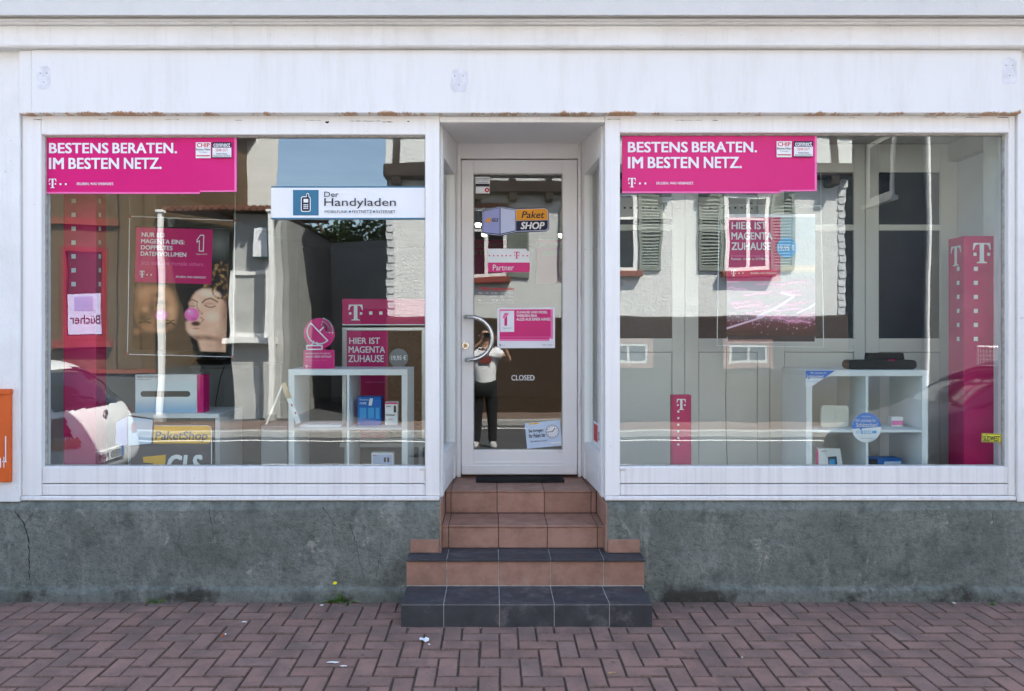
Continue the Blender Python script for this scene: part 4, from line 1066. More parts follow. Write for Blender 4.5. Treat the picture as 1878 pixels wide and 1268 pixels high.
# things in the left shelf
def carton(name, mat, px0, px1, z0, zt_, y, depth, label, cat='carton', bev=.002):
    o = box(name, mat, None, PX(px0, y), y, z0, PX(px1, y), y + depth, zt_, bev); tag(o, label, cat); return o, Print(o, y - .0005)
o, p = carton('device_carton', 'print_blue', 655.5, 698.5, lm, PZ(728, .38), .38, .10, 'blue device carton on the upper right of the left shelf')
p.text('lettering', 'card_white', 'MAGENTA', 660, 732, 676, 735, 0); p.text('lettering', 'card_white', 'HOME', 660, 738, 672, 742, .02); p.polys('device_print', 'card_white', [[(676, 744), (682, 744), (684, 731), (678, 731)]])
p.rect('print_field', 'print_sky', 660, 748, 672, 768); p.rect('print_field', 'print_sky', 675, 748, 686, 768, p.k); p.rect('print_field', 'print_sky', 689, 748, 696, 768, p.k)
o, p = carton('phone_carton', 'card_white', 706, 729, lm, PZ(738, .38), .38, .08, 'white phone carton beside the blue carton in the left shelf')
p.rect('print_field', 'magenta', 706.5, 738.4, 728.5, 741.5); p.text('lettering', 'slate_print', 'SINUS', 708, 744, 717, 747, .02); p.polys('device_print', 'dark_text', [rrect(722, 744, 726.5, 757, 1.5)]); p.text('lettering', 'dark_text', 'PHONE', 708, 760, 724, 763, .03); p.text('lettering', 'red_print', 'Komfort', 713, 768, 722, 770.5, .01)
o, p = carton('flat_carton', 'card_white', 681, 721.5, lb, PZ(831, .36), .36, .06, 'white flat carton in the lower right of the left shelf')
p.rect('print_field', 'lilac_pale', 684, 834, 719, 852); p.polys('device_print', 'dark_text', [rrect(704, 839, 708, 848, .5), rrect(710, 839, 714, 848, .5)]); p.text('lettering', 'magenta', 'WLAN', 683.5, 834.5, 691, 836.5, .02)
o = MB().prism([(PX(551, .30), lm), (PX(628, .30), lm), (PX(628, .30), lm + .016), (PX(551, .30), lm + .016)], 'y', .275, .46).build('loose_board', 'card_white', None, None, .002)
tag(o, 'loose white board lying in the upper left of the left shelf', 'board')
# display cube and leaning price stand
dc = box('display_cube', 'counter_grey', None, PX(484, .30), .24, .621, PX(526.5, .25), .50, PZ(779.5, .30), .003); tag(dc, 'low dark grey display cube left of the white shelf', 'cube')
ps = thing('price_stand', (PX(520, .3), .3, PZ(779, .3)), 'slanted wooden edged price stand left of the white shelf in the left window', 'price stand')
def slat(m, a, b, wd, y0, y1):
    dx_, dy_ = b[0] - a[0], b[1] - a[1]; l = math.hypot(dx_, dy_); nx, ny = -dy_ / l * wd / 2, dx_ / l * wd / 2
    m.prism([P(a[0] + nx, a[1] + ny, y0), P(b[0] + nx, b[1] + ny, y0), P(b[0] - nx, b[1] - ny, y0), P(a[0] - nx, a[1] - ny, y0)], 'y', y0, y1)
m = MB(); slat(m, (519, 704), (547.5, 777), 8.5, .245, .262); m.build('panel', 'card_white', ps, None, .002)
m = MB(); slat(m, (519.2, 703), (530, 731), 8.8, .240, .2445); m.build('wood_edge', 'wood_light', ps, None, .001)
m = MB(); slat(m, (517, 708), (488, 778.5), 3, .255, .262); m.build('leg', 'silver', ps)
m = MB(); slat(m, (534, 741), (536, 746), 2.5, .2430, .2445); slat(m, (541, 756), (542.5, 760), 2.5, .2430, .2445); m.build('price_mark', 'red_print', ps)

# standing poster frame
ya = .75
pf = thing('poster_stand', (PX(702, ya), ya, .62), 'silver poster stand with a magenta header board behind the left shelf', 'poster stand')
X = lambda a: PX(a, ya); Zs = lambda a: PZ(a, ya)
box('header_board', 'magenta_deep', pf, X(627.5), ya, Zs(596.5), X(779), ya + .02, Zs(548.5), .002)
frame4('frame', 'silver', pf, X(627), Zs(812), X(780), Zs(600.5), X(635.5), Zs(804), X(773), Zs(607), ya, ya + .022)
box('poster_board', 'rough_plinth', pf, X(635), ya + .010, Zs(805), X(774), ya + .014, Zs(606))
m = MB(); m.box(X(624), ya - .02, Zs(820), X(783), ya + .04, Zs(812.5)); m.build('foot_rail', 'silver', pf, None, .002)
for px in (632, 768): box('leg', 'silver', pf, X(px), ya - .02, .621, X(px + 7), ya + .04, Zs(820.5), .002)
p = Print(pf, ya - .0005)
p.rect('header_edge', 'card_white', 627.5, 595, 779, 596.8); p.tlogo('card_white', 639, 559, 665.5, 588, [(680, 574.5, 5.8), (698.5, 574.5, 5.8)])
p.k = -10
p.rect('print_field', 'magenta_deep', 636, 607.5, 711, 804)
t('HIER IST', 640, 619.5, 696.5, 631); t('MAGENTA', 639, 635.5, 706, 647.5); t('ZUHAUSE', 638.5, 651.5, 704, 664.5)
p.circ('price_disc', 'disc_grey', 731, 657, 17.5); t('19,95 €', 718, 652, 745, 662); p.text('lettering', 'magenta_light', 'ERLEBEN, WAS VERBINDET.', 670, 700, 706, 703, 0)

# ================================================================== behind the right window
root = hanging('hanging_poster', [(1319, 376), (1505.5, 378), (1510.5, 637), (1315, 634)], .20, 'clear hanging poster with a sea of pink light and a round blue price disc', False)
p = Print(root, .196)
cvr = Canvas(100, 140, (150, 158, 158))
vv, uu = cvr.v, cvr.u
cvr.blend(np.clip((.30 - vv) * 6, 0, 1) * .5, (140, 165, 175)); cvr.blend(np.exp(-((vv - .43) / .03) ** 2) * np.clip((uu - .45) * 5, 0, 1) * .8, (222, 196, 160))
cvr.blend(np.clip((vv - .48) * 9, 0, .7), (168, 140, 150)); cvr.blend(np.clip((vv - .60) * 6, 0, .5), (150, 148, 150))
cvr.blend(np.clip((vv - .80) * 12, 0, .95), (88, 28, 48)); cvr.blend(np.clip((vv - .88) * 10, 0, .85), (46, 34, 34))
rg = np.random.RandomState(11)
for k in range(26):
    y_ = rg.uniform(.52, .95); x_ = rg.uniform(0, .9); l = rg.uniform(.08, .35); a_ = rg.uniform(-.10, .05)
    pt = [(x_ + l * s_ / 5, y_ + a_ * l * s_ / 5 * 2 + rg.normal(0, .006)) for s_ in range(6)]
    cvr.stroke(pt, rg.uniform(.006, .012), (250, 205, 226), .9, rg.uniform(.5, 1)); cvr.stroke(pt, .035, (226, 120, 168), 1.0, .35)
cvr.stroke([(.35, .83), (.6, .74), (.76, .66), (.62, .63)], .02, (255, 215, 235), .9); cvr.stroke([(.8, .80), (.95, .75), (1, .72)], .014, (255, 220, 238), .9); cvr.stroke([(.0, .93), (.3, .86), (.42, .83)], .014, (255, 200, 225), .9)
for k in range(260):
    cvr.ell(rg.uniform(0, 1), rg.normal(.83, .06), .006, .004, (255, 190, 220), .8)
p.rect('poster_sheet', 'print_white', 1333, 393, 1495, 628)
pixel_sheet('photo_print', cvr.c, root, p, 1332.5, 399, 1495, 618)
p.rect('footer_strip', 'dark_text', 1334, 616, 1494, 627)
p.rect('print_field', 'magenta_deep', 1333, 399, 1431, 516)
t('HIER IST', 1341.5, 407.5, 1406, 421); t('MAGENTA', 1341, 426.5, 1416, 440); t('ZUHAUSE', 1341, 445, 1413.5, 459); t('Im modernsten und besten Telekom', 1340.5, 467.5, 1414, 471.5, 'magenta_light', 0); t('Festnetz - mit bis zu 50 MBit/s.', 1340.5, 473, 1406, 477.5, 'card_white', 0)
p.tlogo('card_white', 1340, 495.5, 1349.5, 507, [(1354.5, 501.5, 2.2), (1362, 501.5, 2.2)]); t('ERLEBEN, WAS VERBINDET.', 1376, 500, 1424, 503.5, 'card_white', .01)
p.circ('price_disc', 'print_sky', 1442, 455, 18.5); t('19,95 €', 1426, 450, 1456, 461, 'card_white', .02)
cb = MB().tube([(PX(1333, .215), .22, PZ(634, .2)), (PX(1331.5, .215), .22, PZ(720, .2)), (PX(1332, .215), .22, PZ(790, .2)), (PX(1334, .215), .22, PZ(842, .2)), (PX(1335, .215), .23, .622)], .0022, 6).build('cable', 'black_plastic')
tag(cb, 'thin black cable hanging below the clear poster in the right window', 'cable')

# partition of old joinery
yP = .68
part = thing('partition', (2.1, yP, .62), 'grey painted joinery partition with dark panes behind the right window', 'partition')
ex = [1096, 1256, 1412, 1587, 1757]; pn = [(1120, 1233), (1281, 1390), (1438, 1566), (1612, 1725)]
for k in range(4):
    a, b = PX(ex[k], yP) + .002, PX(ex[k + 1], yP) - .002; c, d = PX(pn[k][0], yP), PX(pn[k][1], yP)
    zt_, z1, z2, z3, z4, z5 = 2.955, PZ(316, yP), PZ(412, yP), PZ(423, yP), PZ(621, yP), PZ(646, yP)
    m = MB(); m.box(a, yP, .621, c, yP + .04, zt_); m.box(d, yP, .621, b, yP + .04, zt_)
    m.box(c, yP, z1, d, yP + .04, zt_); m.box(c, yP, z3, d, yP + .04, z2); m.box(c, yP, z5, d, yP + .04, z4)
    pan = m.build('panel', 'joinery_grey', part, None, .0025)
    box('pane', 'navy_film', pan, c, yP + .016, z2, d, yP + .022, z1); box('pane', 'navy_film', pan, c, yP + .016, z4, d, yP + .022, z3)
    box('lower_field', 'joinery_grey', pan, c + .003, yP + .004, .622, d - .003, yP + .03, z5 - .003, .004)
    if k < 2:
        p = Print(pan, yP + .0155); x0_, x1_ = pn[k]
        p.rect('frosted_band', 'joinery_grey', x0_ + .5, 362, x1_ - .5, 402)
        xt = x1_ - 16
        p.tlogo('dark_text', xt - 6, 372, xt + 6, 391, [(xt - 14 - 11.5 * i, 381.5, 3.6) for i in range(6)])
# shelf things
o = tag(MB().prism([P(*a, .26) for a in rrect(1505.5, 748, 1557, 788.5, 6)], 'y', .26, .29).build('router', 'off_white', None, None, .003), 'cream router with rounded corners in the upper left of the right shelf', 'router')
zmin = rm - min((o.matrix_basis @ v.co).z for v in o.data.vertices); o.location.z += zmin
MB().disc((PX(1532, .255), .259, o.location.z + .02), .0022, 'y', .002, 8).build('status_light', 'sill_red', o)
p = Print(o, .2595); p.text('lettering', 'interior_ceiling', 'iii', 1529.5, 760, 1534, 773, 0)
o, p = carton('small_carton', 'card_white', 1635, 1656.5, rm, PZ(765, .30), .30, .05, 'tiny white and red carton on the upper right of the right shelf'); p.rect('print_field', 'magenta_light', 1635.3, 772, 1656.2, 780)
o, p = board('tablet_carton', 'card_white', 0, 0, 0, 0, .25, .035, 'white tablet carton leaning in the lower left of the right shelf', 'carton', 0, None, [(1503, 891), (1551, 891), (1541, 823), (1500.5, 822.5)])
p.polys('carton_edge', 'magenta', [[(1497.5, 891), (1503, 891), (1500.5, 822.5), (1496.5, 828)]]); p.polys('device_print', 'slate_print', [[(1520, 870), (1537, 870), (1534, 837), (1518, 838)]]); p.polys('device_print', 'print_sky', [[(1522, 870), (1533, 870), (1531, 842), (1521, 843)]])
p.text('lettering', 'slate_print', 'TABLET', 1505, 826, 1516, 829, 0)
o, p = carton('cable_carton', 'print_blue', 1593, 1654, rb, PZ(841, .30), .30, .10, 'blue and black carton in the lower right of the right shelf'); p.polys('print_field', 'dark_text', [[(1593.5, 880), (1615, 880), (1609, 842), (1593.5, 842)]]); p.polys('print_field', 'ice_print', [[(1620, 855), (1652, 852), (1652, 846), (1622, 847)]]); p.text('lettering', 'card_white', 'POWERLINE', 1622, 858, 1650, 864, .01)
cs = thing('black_console', (PX(1620, .24), .3, rt), 'black console with rounded ends on top of the right shelf', 'console')
MB().prism([P(*a, .24) for a in rrect(1557, 660.5, 1682, 678, 8)], 'y', .24, .34).build('console_body', 'black_plastic', cs, (PX(1620, .24), .24, PZ(678, .24)), .004)
for u in (1580, 1655): MB().box(PX(u - 12, .24), .25, rt - .0005, PX(u + 12, .24), .33, PZ(677, .24)).build('foot', 'black_plastic', cs)
MB().prism([P(1590, 663, .36), P(1659, 663, .36), P(1656, 647.5, .36), P(1591.5, 647.5, .36)], 'y', .352, .40).build('receiver', 'black_plastic', cs, None, .003)
box('red_mark', 'magenta', cs, PX(1630, .238), .2385, PZ(661.5, .238), PX(1641, .238), .2397, PZ(659.4, .238))
MB().box(PX(1600, .37), .355, rt - .0005, PX(1650, .37), .40, PZ(662, .36)).build('foot', 'black_plastic', cs)
YS = .15 - .0012
o, p = board('corner_label', 'card_white', 0, 0, 0, 0, YS - .001, .001, 'blue and white triangular label on the top left corner of the right shelf', 'label', 0, None, [(1477.5, 709), (1489, 709), (1531.5, 680), (1477.5, 680)])
p.polys('print_field', 'print_blue', [[(1477.5, 694), (1481, 694), (1483, 696.5), (1484.5, 694), (1511, 694), (1531.5, 680), (1477.5, 680)]])
p.text('lettering', 'card_white', 'Wir schützen Ihr', 1486, 682.5, 1516, 686, 0); p.text('lettering', 'card_white', 'Schätzchen!', 1479, 687.5, 1510, 693.5, .01); p.text('lettering', 'print_sky', 'o o o o o', 1480.5, 698.5, 1500, 701, 0)
o, p = board('round_label', 'card_white', 0, 0, 0, 0, YS - .003, .002, 'round blue and white label on the middle of the right shelf', 'label', 0, None, [(1589 + 27 * math.cos(-a), 784.5 + 27.3 * math.sin(-a)) for a in [2 * math.pi * k / 44 for k in range(44)]])
top = [(1589 + 27 * math.cos(a), 784.5 + 27.3 * math.sin(a)) for a in [R(-176 + 4 * 0) + R(172) * k / 26 for k in range(27)]]
p.polys('print_field', 'print_blue', [[(1562.3, 787), (1576, 786), (1579, 790), (1581, 786), (1615.5, 783)] + top[::-1]])
p.text('lettering', 'card_white', 'Handywerkstatt', 1580, 763, 1597, 765.5, 0); p.text('lettering', 'card_white', 'Wir schützen Ihr', 1568, 768.5, 1606, 774, 0); p.text('lettering', 'card_white', 'Schätzchen!', 1570, 775.5, 1609, 783.5, .01)
p.polys('icon', 'print_sky', [rrect(1570, 790, 1577, 795, 1), rrect(1579, 789.5, 1581.5, 796.5, .6), rrect(1584, 790, 1589, 796, .6), rrect(1591, 790, 1597, 796, .6), rrect(1599, 790, 1607, 795, .6)]); p.polys('icon', 'card_white', [rrect(1571, 791, 1576, 794, .6), rrect(1585, 791, 1588, 795, .3), rrect(1592, 791, 1596, 795, .3)])
p.text('lettering', 'slate_print', 'www.handywerkstatt.de', 1577, 803, 1602, 805, 0)

# deep in the shop: signs and lit spots seen through the door
yI = 4.6
for (a, b, l1, l2, lab) in ((862, 930, 'VON ZUHAUSE', 'IT IS', 'dark magenta wall sign at the back of the shop, left of the door view'), (984, 1050, 'WILLKOMMEN', "MAGENTA'S", 'dark magenta wall sign at the back of the shop, right of the door view')):
    o, p = board('wall_sign', 'magenta_deep', a, 440, b, 520, yI, .02, lab, 'sign')
    p.text('lettering', 'pink_trim', l1, a + 5, 446, b - 6, 455, .02); p.text('lettering', 'pink_trim', l2, a + 10, 459, b - 20, 468, .02)
    zt_ = PZ(440, yI)
    m = MB()
    for xx in (PX(a + 8, yI), PX(b - 8, yI)): m.tube([(xx, yI + .01, zt_ - .01), (xx, yI + .01, 2.961)], .004, 6)
    m.build('hanger', 'silver', o)
for k, (a, b, lab) in enumerate(((877, 415, 'small lit spot lamp hanging highest in the shop behind the door'), (888, 432, 'small lit spot lamp hanging behind the parcel sticker'), (1029, 434, 'small lit spot lamp at the right edge of the door glass'))):
    yl = 3.0 + .3 * k; x, z = P(a, b, yl)
    sp = thing('spot_lamp', (x, yl, z), lab, 'lamp', 'lit spot lamps inside the shop')
    MB().tube([(x, yl, z + .10), (x, yl, 2.961)], .006, 8).build('rod', 'silver', sp)
    MB().tube([(x, yl, z + .10), (x, yl - .01, z + .02)], [.02, .035], 14).build('lamp_shade', 'silver', sp)
    MB().tube([(x, yl - .01, z + .018), (x, yl - .014, z - .01)], [.030, .022], 14).build('bulb', 'lamp_glow', sp)

# ================================================================== small things at the shop front
mbx = thing('wall_letterbox', (-3.12, -.03, PZ(885, -.04)), 'orange wall box with white lettering at the left edge of the shop front', 'wall box')
xr = PX(18, -.045)
box('box_body', 'orange_box', mbx, xr - .34, -.045, PZ(885, -.045), xr, -.0185, PZ(717, -.045), .004); box('box_lid', 'orange_box', mbx, xr - .345, -.055, PZ(724, -.045), xr + .003, -.0185, PZ(714, -.045), .003)
p = Print(mbx, -.0455); p.polys('lettering', 'print_white', [rrect(9.5, 800, 11.5, 846, .3), rrect(4, 846, 12.5, 848, .3), rrect(6.5, 838, 8, 858, .3), rrect(-4, 840, 2, 858, 1.5)])
def ground_at(px, py): d = CAMZ * FPX / (py - VY); return (px - VX) * d / FPX, d + CAMY
def litter(name, mat, px, py, sx, sy, label, cat, seed, n=11, lift=.004):
    r = random.Random(seed); x, y = ground_at(px, py); m = MB(); top = []; bot = []
    for k in range(n):
        t = 2 * math.pi * k / n; q_ = r.uniform(.45, 1.15)
        a, b = x + sx * q_ * math.cos(t), y + sy * q_ * math.sin(t); z = .0035 + r.uniform(0, lift)
        top.append((a, b, z + .0012)); bot.append((a, b, z))
    c = len(m.v); m.v = top + bot + [(x, y, .011), (x, y, .0045)]
    for k in range(n):
        k2 = (k + 1) % n; m.f += [(k, k2, 2 * n), (n + k2, n + k, 2 * n + 1), (k, n + k, n + k2, k2)]
    return tag(m.build(name, mat), label, cat)
litter('paper_scrap', 'card_white', 780, 1176, .032, .030, 'crumpled white paper scrap on the bricks before the steps', 'litter', 3, 13, .014)
litter('paper_scrap', 'paper', 787, 1184, .010, .006, 'tiny white paper crumb beside the crumpled scrap', 'litter', 4)
litter('paper_strip', 'paper', 610, 1217, .034, .010, 'long pale paper strip on the bricks left of the steps', 'litter', 6)
litter('paper_strip', 'paper', 630, 1224, .028, .007, 'narrow pale strip end beside the long paper strip', 'litter', 8)
litter('dry_leaf', 'dry_leaf', 1123, 1236, .024, .009, 'dry brown leaf on the bricks right of the steps', 'leaf', 9)
litter('dry_leaf', 'paper', 448, 1143, .020, .010, 'pale dry leaf on the bricks left of the cigarette end', 'leaf', 12)
litter('paper_scrap', 'paper', 590, 1112, .014, .010, 'pale crumbled scrap beside the weed at the plinth', 'litter', 14)
litter('mortar_crumb', 'paper', 1750, 1108, .010, .010, 'pale mortar crumb at the foot of the right plinth', 'crumb', 15)
litter('mortar_crumb', 'paper', 1361, 1208, .007, .006, 'pale mortar crumb lying on the bricks right of the steps', 'crumb', 16)
x, y = ground_at(409, 1168)
cg = thing('cigarette_end', (x, y, 0), 'orange tipped cigarette end on the bricks left of the steps', 'cigarette end')
MB().tube([(x - .004, y - .010, .0068), (x + .004, y + .010, .0068)], .004, 8).build('filter', 'orange_box', cg); MB().tube([(x + .0043, y + .0107, .0068), (x + .008, y + .020, .0068)], .0038, 8).build('paper', 'card_white', cg)
def weed(px, py, n, hmax, label, flower, seed):
    r = random.Random(seed); x, y = ground_at(px, py); y = min(y, -.056)
    w_ = thing('weed', (x, y, 0), label, 'weed'); m = MB()
    for k in range(n):
        a = r.uniform(-.2, math.pi + .2) + math.pi; L = r.uniform(.5, 1) * hmax; el = r.uniform(.15, 1.1); bx = x + r.gauss(0, .03)
        d = Vector((math.cos(a) * math.cos(el), math.sin(a) * math.cos(el) * .6, math.sin(el))); s_ = Vector((-d.y, d.x, 0)).normalized() * r.uniform(.004, .009)
        b0 = Vector((bx, y, -.004)); p1 = b0 + d * L * .5 + Vector((0, 0, .004)); p2 = b0 + d * L - Vector((0, 0, L * .22 * (1 - el)))
        m.poly(b0 - s_ * .3, b0 + s_ * .3, p1 + s_, p1 - s_); m.poly(p1 - s_, p1 + s_, p2)
    m.build('leaves', 'leaf_green', w_)
    if flower:
        f = Vector((x - .02, y - .01, PZ(1072, -.07)))
        MB().tube([(x, y, 0), (x - .012, y - .006, f.z * .6), tuple(f)], .0018, 6).build('stem', 'leaf_green', w_)
        MB().tube([tuple(f), tuple(f + Vector((0, -.004, .008)))], [.004, .013], 12).build('flower', 'petal_yellow', w_)
weed(622, 1104, 46, .085, 'green weed with one yellow flower at the foot of the left plinth', True, 2)
weed(288, 1101, 16, .05, 'tiny green weed at the foot of the left plinth far from the steps', False, 5)
weed(1822, 1109, 14, .04, 'tiny green weed at the foot of the right plinth', False, 8)

# ================================================================== across the street (seen mirrored in the glass)
FY = -9.0
def far_text(name, mat, txt, x0, z0, x1, z1, y, parent, bold=.02):
    """lettering on a wall that faces the shop: reads right for someone at the shop, x runs from x1 down to x0"""
    a, f = glyphs(txt, bold); lo, hi = a.min(0), a.max(0); m = MB()
    for k in a: m.v.append((x1 - (k[0] - lo[0]) / (hi[0] - lo[0]) * (x1 - x0), y + k[2] * .03, z0 + (k[1] - lo[1]) / (hi[1] - lo[1]) * (z1 - z0)))
    m.f = f; return m.build(name, mat, parent)
def sub(name, par, loc):
    e = bpy.data.objects.new(name, None); COL.objects.link(e); e.parent = par; ORG[e.name] = Vector(loc); e.location = Vector(loc) - ORG[par.name]; return e
hs = thing('white_house', (2.26, FY - 3, 0), 'white rendered house with green shutters and dark plinth reflected across the street', 'house')
hx0, hx1 = -1.94, 6.47
box('plinth', 'rough_plinth', hs, hx0 - .06, FY - 7.06, -.2, hx1 + .06, FY + .06, 1.93, .03)
box('wall', 'far_render', hs, hx0, FY - 7, 1.932, hx1, FY, 4.45)
box('upper_wall', 'far_render', hs, hx0 - .02, FY - 7.02, 4.70, hx1 + .02, FY + .24, 6.7)
m = MB(); m.box(hx0 - .05, FY - 7.05, 4.46, hx1 + .05, FY + .27, 4.695); m.build('beam', 'timber_dark', hs, None, .02)
k = 0
xx = hx0 + .1
while xx < hx1:
    box('joist_end', 'timber_dark', hs, xx, FY - .2, 4.30, xx + .16, FY + .30, 4.455, .02); box('post', 'timber_dark', hs, xx + .02, FY + .242, 4.70, xx + .14, FY + .262, 6.7); xx += .72
box('beam', 'timber_dark', hs, hx0 - .03, FY + .243, 5.16, hx1 + .03, FY + .262, 5.28)
MB().prism([(FY + .7, 6.68), (FY + .7, 6.8), (FY - 3.4, 9.4), (FY - 7.5, 6.8), (FY - 7.5, 6.68)], 'x', hx0 - .3, hx1 + .3).build('roof', 'roof_tile', hs)
def shutter(par, x0, x1, z0, z1, y):
    s_ = frame4('shutter', 'shutter_green', par, x0, z0, x1, z1, x0 + .05, z0 + .07, x1 - .05, z1 - .07, y, y + .045, 0)
    m = MB(); n = 22
    for k in range(n):
        z = z0 + .08 + (z1 - z0 - .16) * k / n; m.poly((x0 + .05, y + .008, z + .045), (x1 - .05, y + .008, z + .045), (x1 - .05, y + .042, z), (x0 + .05, y + .042, z)); m.poly((x0 + .05, y + .042, z), (x1 - .05, y + .042, z), (x1 - .05, y + .038, z - .008), (x0 + .05, y + .038, z - .008))
    m.build('louvre', 'shutter_green', s_)
for cx in (-.15, 2.22, 4.66):
    wv = sub('window', hs, (cx, FY, 2.72)); z0, z1 = 2.76, 4.18
    frame4('frame', 'white_trim', wv, cx - .42, z0, cx + .42, z1, cx - .35, z0 + .07, cx + .35, z1 - .07, FY + .002, FY + .035, 0)
    box('mullion', 'white_trim', wv, cx - .035, FY + .004, z0 + .07, cx + .035, FY + .03, z1 - .07); box('transom', 'white_trim', wv, cx - .35, FY + .005, 3.70, cx - .036, FY + .03, 3.75); box('transom', 'white_trim', wv, cx + .036, FY + .005, 3.70, cx + .35, FY + .03, 3.75)
    box('pane', 'car_glass', wv, cx - .35, FY + .003, z0 + .07, cx + .35, FY + .012, z1 - .07)
    box('sill', 'sill_red', wv, cx - .50, FY + .002, 2.64, cx + .50, FY + .17, 2.755, .01); box('lintel', 'sill_red', wv, cx - .46, FY + .002, z1 + .002, cx + .46, FY + .05, z1 + .10)
    shutter(wv, cx - .87, cx - .45, z0, z1, FY + .01); shutter(wv, cx + .45, cx + .87, z0, z1, FY + .01)
for cx in (2.46, 4.66):
    bw = sub('basement_window', hs, (cx, FY + .06, 1.0))
    frame4('surround', 'pink_trim', bw, cx - .46, .98, cx + .46, 1.52, cx - .36, 1.07, cx + .36, 1.43, FY + .062, FY + .09, 0)
    frame4('frame', 'grey_render', bw, cx - .358, 1.072, cx + .358, 1.428, cx - .31, 1.12, cx + .31, 1.38, FY + .062, FY + .08, 0); box('mullion', 'grey_render', bw, cx - .02, FY + .063, 1.12, cx + .02, FY + .078, 1.38)
    box('pane', 'grey_board', bw, cx - .31, FY + .0605, 1.12, cx + .31, FY + .066, 1.38)
sm = bpy.data.meshes.new('slate'); q_ = MB().prism([(-.07, .03), (-.055, .0), (.055, .0), (.07, .03), (.07, .15), (-.07, .15)], 'y', 0, .025); sm.from_pydata(q_.v, [], q_.f); sm.materials.append(M['slate'])
for cx in (hx0 + .05, hx1 - .05):
    for k in range(18):
        o = bpy.data.objects.new('slate', sm); COL.objects.link(o); o.parent = hs; o.location = Vector((cx + (.008 if k % 2 else -.008), FY + .003, 1.94 + .138 * k)) - ORG[hs.name]; o.rotation_euler = (.14, random.gauss(0, .03), 0)

bh = thing('brick_house', (-8.2, FY - 3, 0), 'brown brick house with a red framed shop window reflected at the far left', 'house')
box('wall', 'far_brick', bh, -12.0, FY - 6, .95, -6.22, FY, 6.5); box('plinth', 'dark_render', bh, -12.05, FY - 6, -.2, -6.20, FY + .06, .948); box('ledge', 'sill_red', bh, -12.05, FY + .0605, .88, -6.20, FY + .10, .95)
MB().prism([(FY + .4, 6.5), (FY - 3, 8.8), (FY - 6.4, 6.5)], 'x', -12.2, -6.0).build('roof', 'roof_tile', bh)
box('pilaster', 'far_brick', bh, -6.85, FY + .001, .96, -6.45, FY + .10, 5.0)
sw = sub('shop_window', bh, (-7.52, FY, 1.5)); frame4('frame', 'red_frame', sw, -7.95, 1.50, -7.09, 3.2, -7.86, 1.58, -7.18, 3.12, FY + .002, FY + .06, 0)
box('sill', 'red_frame', sw, -8.05, FY + .003, 1.36, -6.99, FY + .16, 1.495); box('pane', 'car_glass', sw, -7.86, FY + .003, 1.58, -7.18, FY + .015, 3.12); box('sign_panel', 'lilac_pale', sw, -7.84, FY + .016, 1.60, -7.20, FY + .025, 2.35)
box('sign_icon', 'lilac_print', sw, -7.72, FY + .026, 2.02, -7.36, FY + .03, 2.30); far_text('lettering', 'dark_text', 'Bücher', -7.80, 1.78, -7.22, 1.94, FY + .0265, sw)
for zz in (3.6, 5.2): box('string_course', 'sill_red', bh, -12.0, FY + .0015, zz, -6.9, FY + .07, zz + .12)
for xx, lab in ((-6.10, 'white sunlit post beside the brick house reflected in the left window'), (-4.07, 'white post standing in for the sunlit corner edge of the low annex reflected in the left window')):  # second post is added for the sunlit edge of the annex corner
    pp = thing('porch_post', (xx, FY + .075, 0), lab, 'post'); box('shaft', 'white_trim', pp, xx - .045, FY + .02, .12, xx + .045, FY + .13, 3.84, .006); box('base', 'kerb_stone', pp, xx - .09, FY - .015, -.01, xx + .09, FY + .165, .1195, .01); box('cap', 'white_trim', pp, xx - .08, FY - .005, 3.8405, xx + .08, FY + .155, 3.89, .006)
an = thing('annex', (-5.1, FY - 1.5, 0), 'low grey annex with tiled roof and an open porch deepened for shade, reflected in the left window', 'building')
box('wall', 'dark_render', an, -6.05, FY - 4, -.2, -4.952, FY - 2.9, 3.88); box('wall', 'grey_render', an, -4.95, FY - 4, -.2, -4.02, FY - .42, 3.88)  # porch deepened and its wall darkened, adding shade to the reflected view
MB().prism([(FY - .05, 3.895), (FY - .05, 3.93), (FY - 4.2, 4.30), (FY - 4.2, 4.26)], 'x', -6.15, -3.98).build('roof', 'roof_tile', an)
for k in range(16):
    xx = -6.1 + .134 * k; MB().tube([(xx + .06, FY + .02, 3.93), (xx + .06, FY - 4.2, 4.32)], .055, 8).build('roof_tile', 'roof_tile', an)
aw = sub('window', an, (-4.6, FY - .42, 1.5)); frame4('frame', 'white_trim', aw, -4.98, 1.52, -4.22, 2.80, -4.88, 1.60, -4.32, 2.72, FY - .418, FY - .36, 0); box('pane', 'grey_render', aw, -4.88, FY - .417, 1.60, -4.32, FY - .40, 2.72); box('sill', 'white_trim', aw, -5.08, FY - .418, 1.42, -4.12, FY - .2, 1.515)
sg = thing('sign_box', (-4.35, FY - .3, 3.0), 'teal sided white sign box on the annex wall reflected in the left window', 'sign')
box('box_body', 'teal_sign', sg, -4.52, FY - .418, 3.02, -4.22, FY - .20, 3.6, .02); box('sign_face', 'card_white', sg, -4.50, FY - .199, 3.04, -4.24, FY - .19, 3.58)
yw = thing('yard_wall', (-3.9, FY - 2, 0), 'tall dark grey yard wall along the drive reflected in the left window', 'wall')
box('side_wall', 'yard_render', yw, -4.012, FY - 4.4, -.2, -3.90, FY - .43, 3.82); box('end_wall', 'yard_render', yw, -3.899, FY - 4.4, -.2, -1.96, FY - 4.2, 3.8); box('coping', 'timber_dark', yw, -4.03, FY - 4.42, 3.822, -3.88, FY - .43, 3.87)
box('garage_door', 'timber_dark', yw, -3.2, FY - 4.199, 0, -2.1, FY - 4.16, 2.2)
gh = thing('gable_house', (-8.4, FY - 8, 0), 'tall white gable house standing behind the annex in the left reflection', 'house')
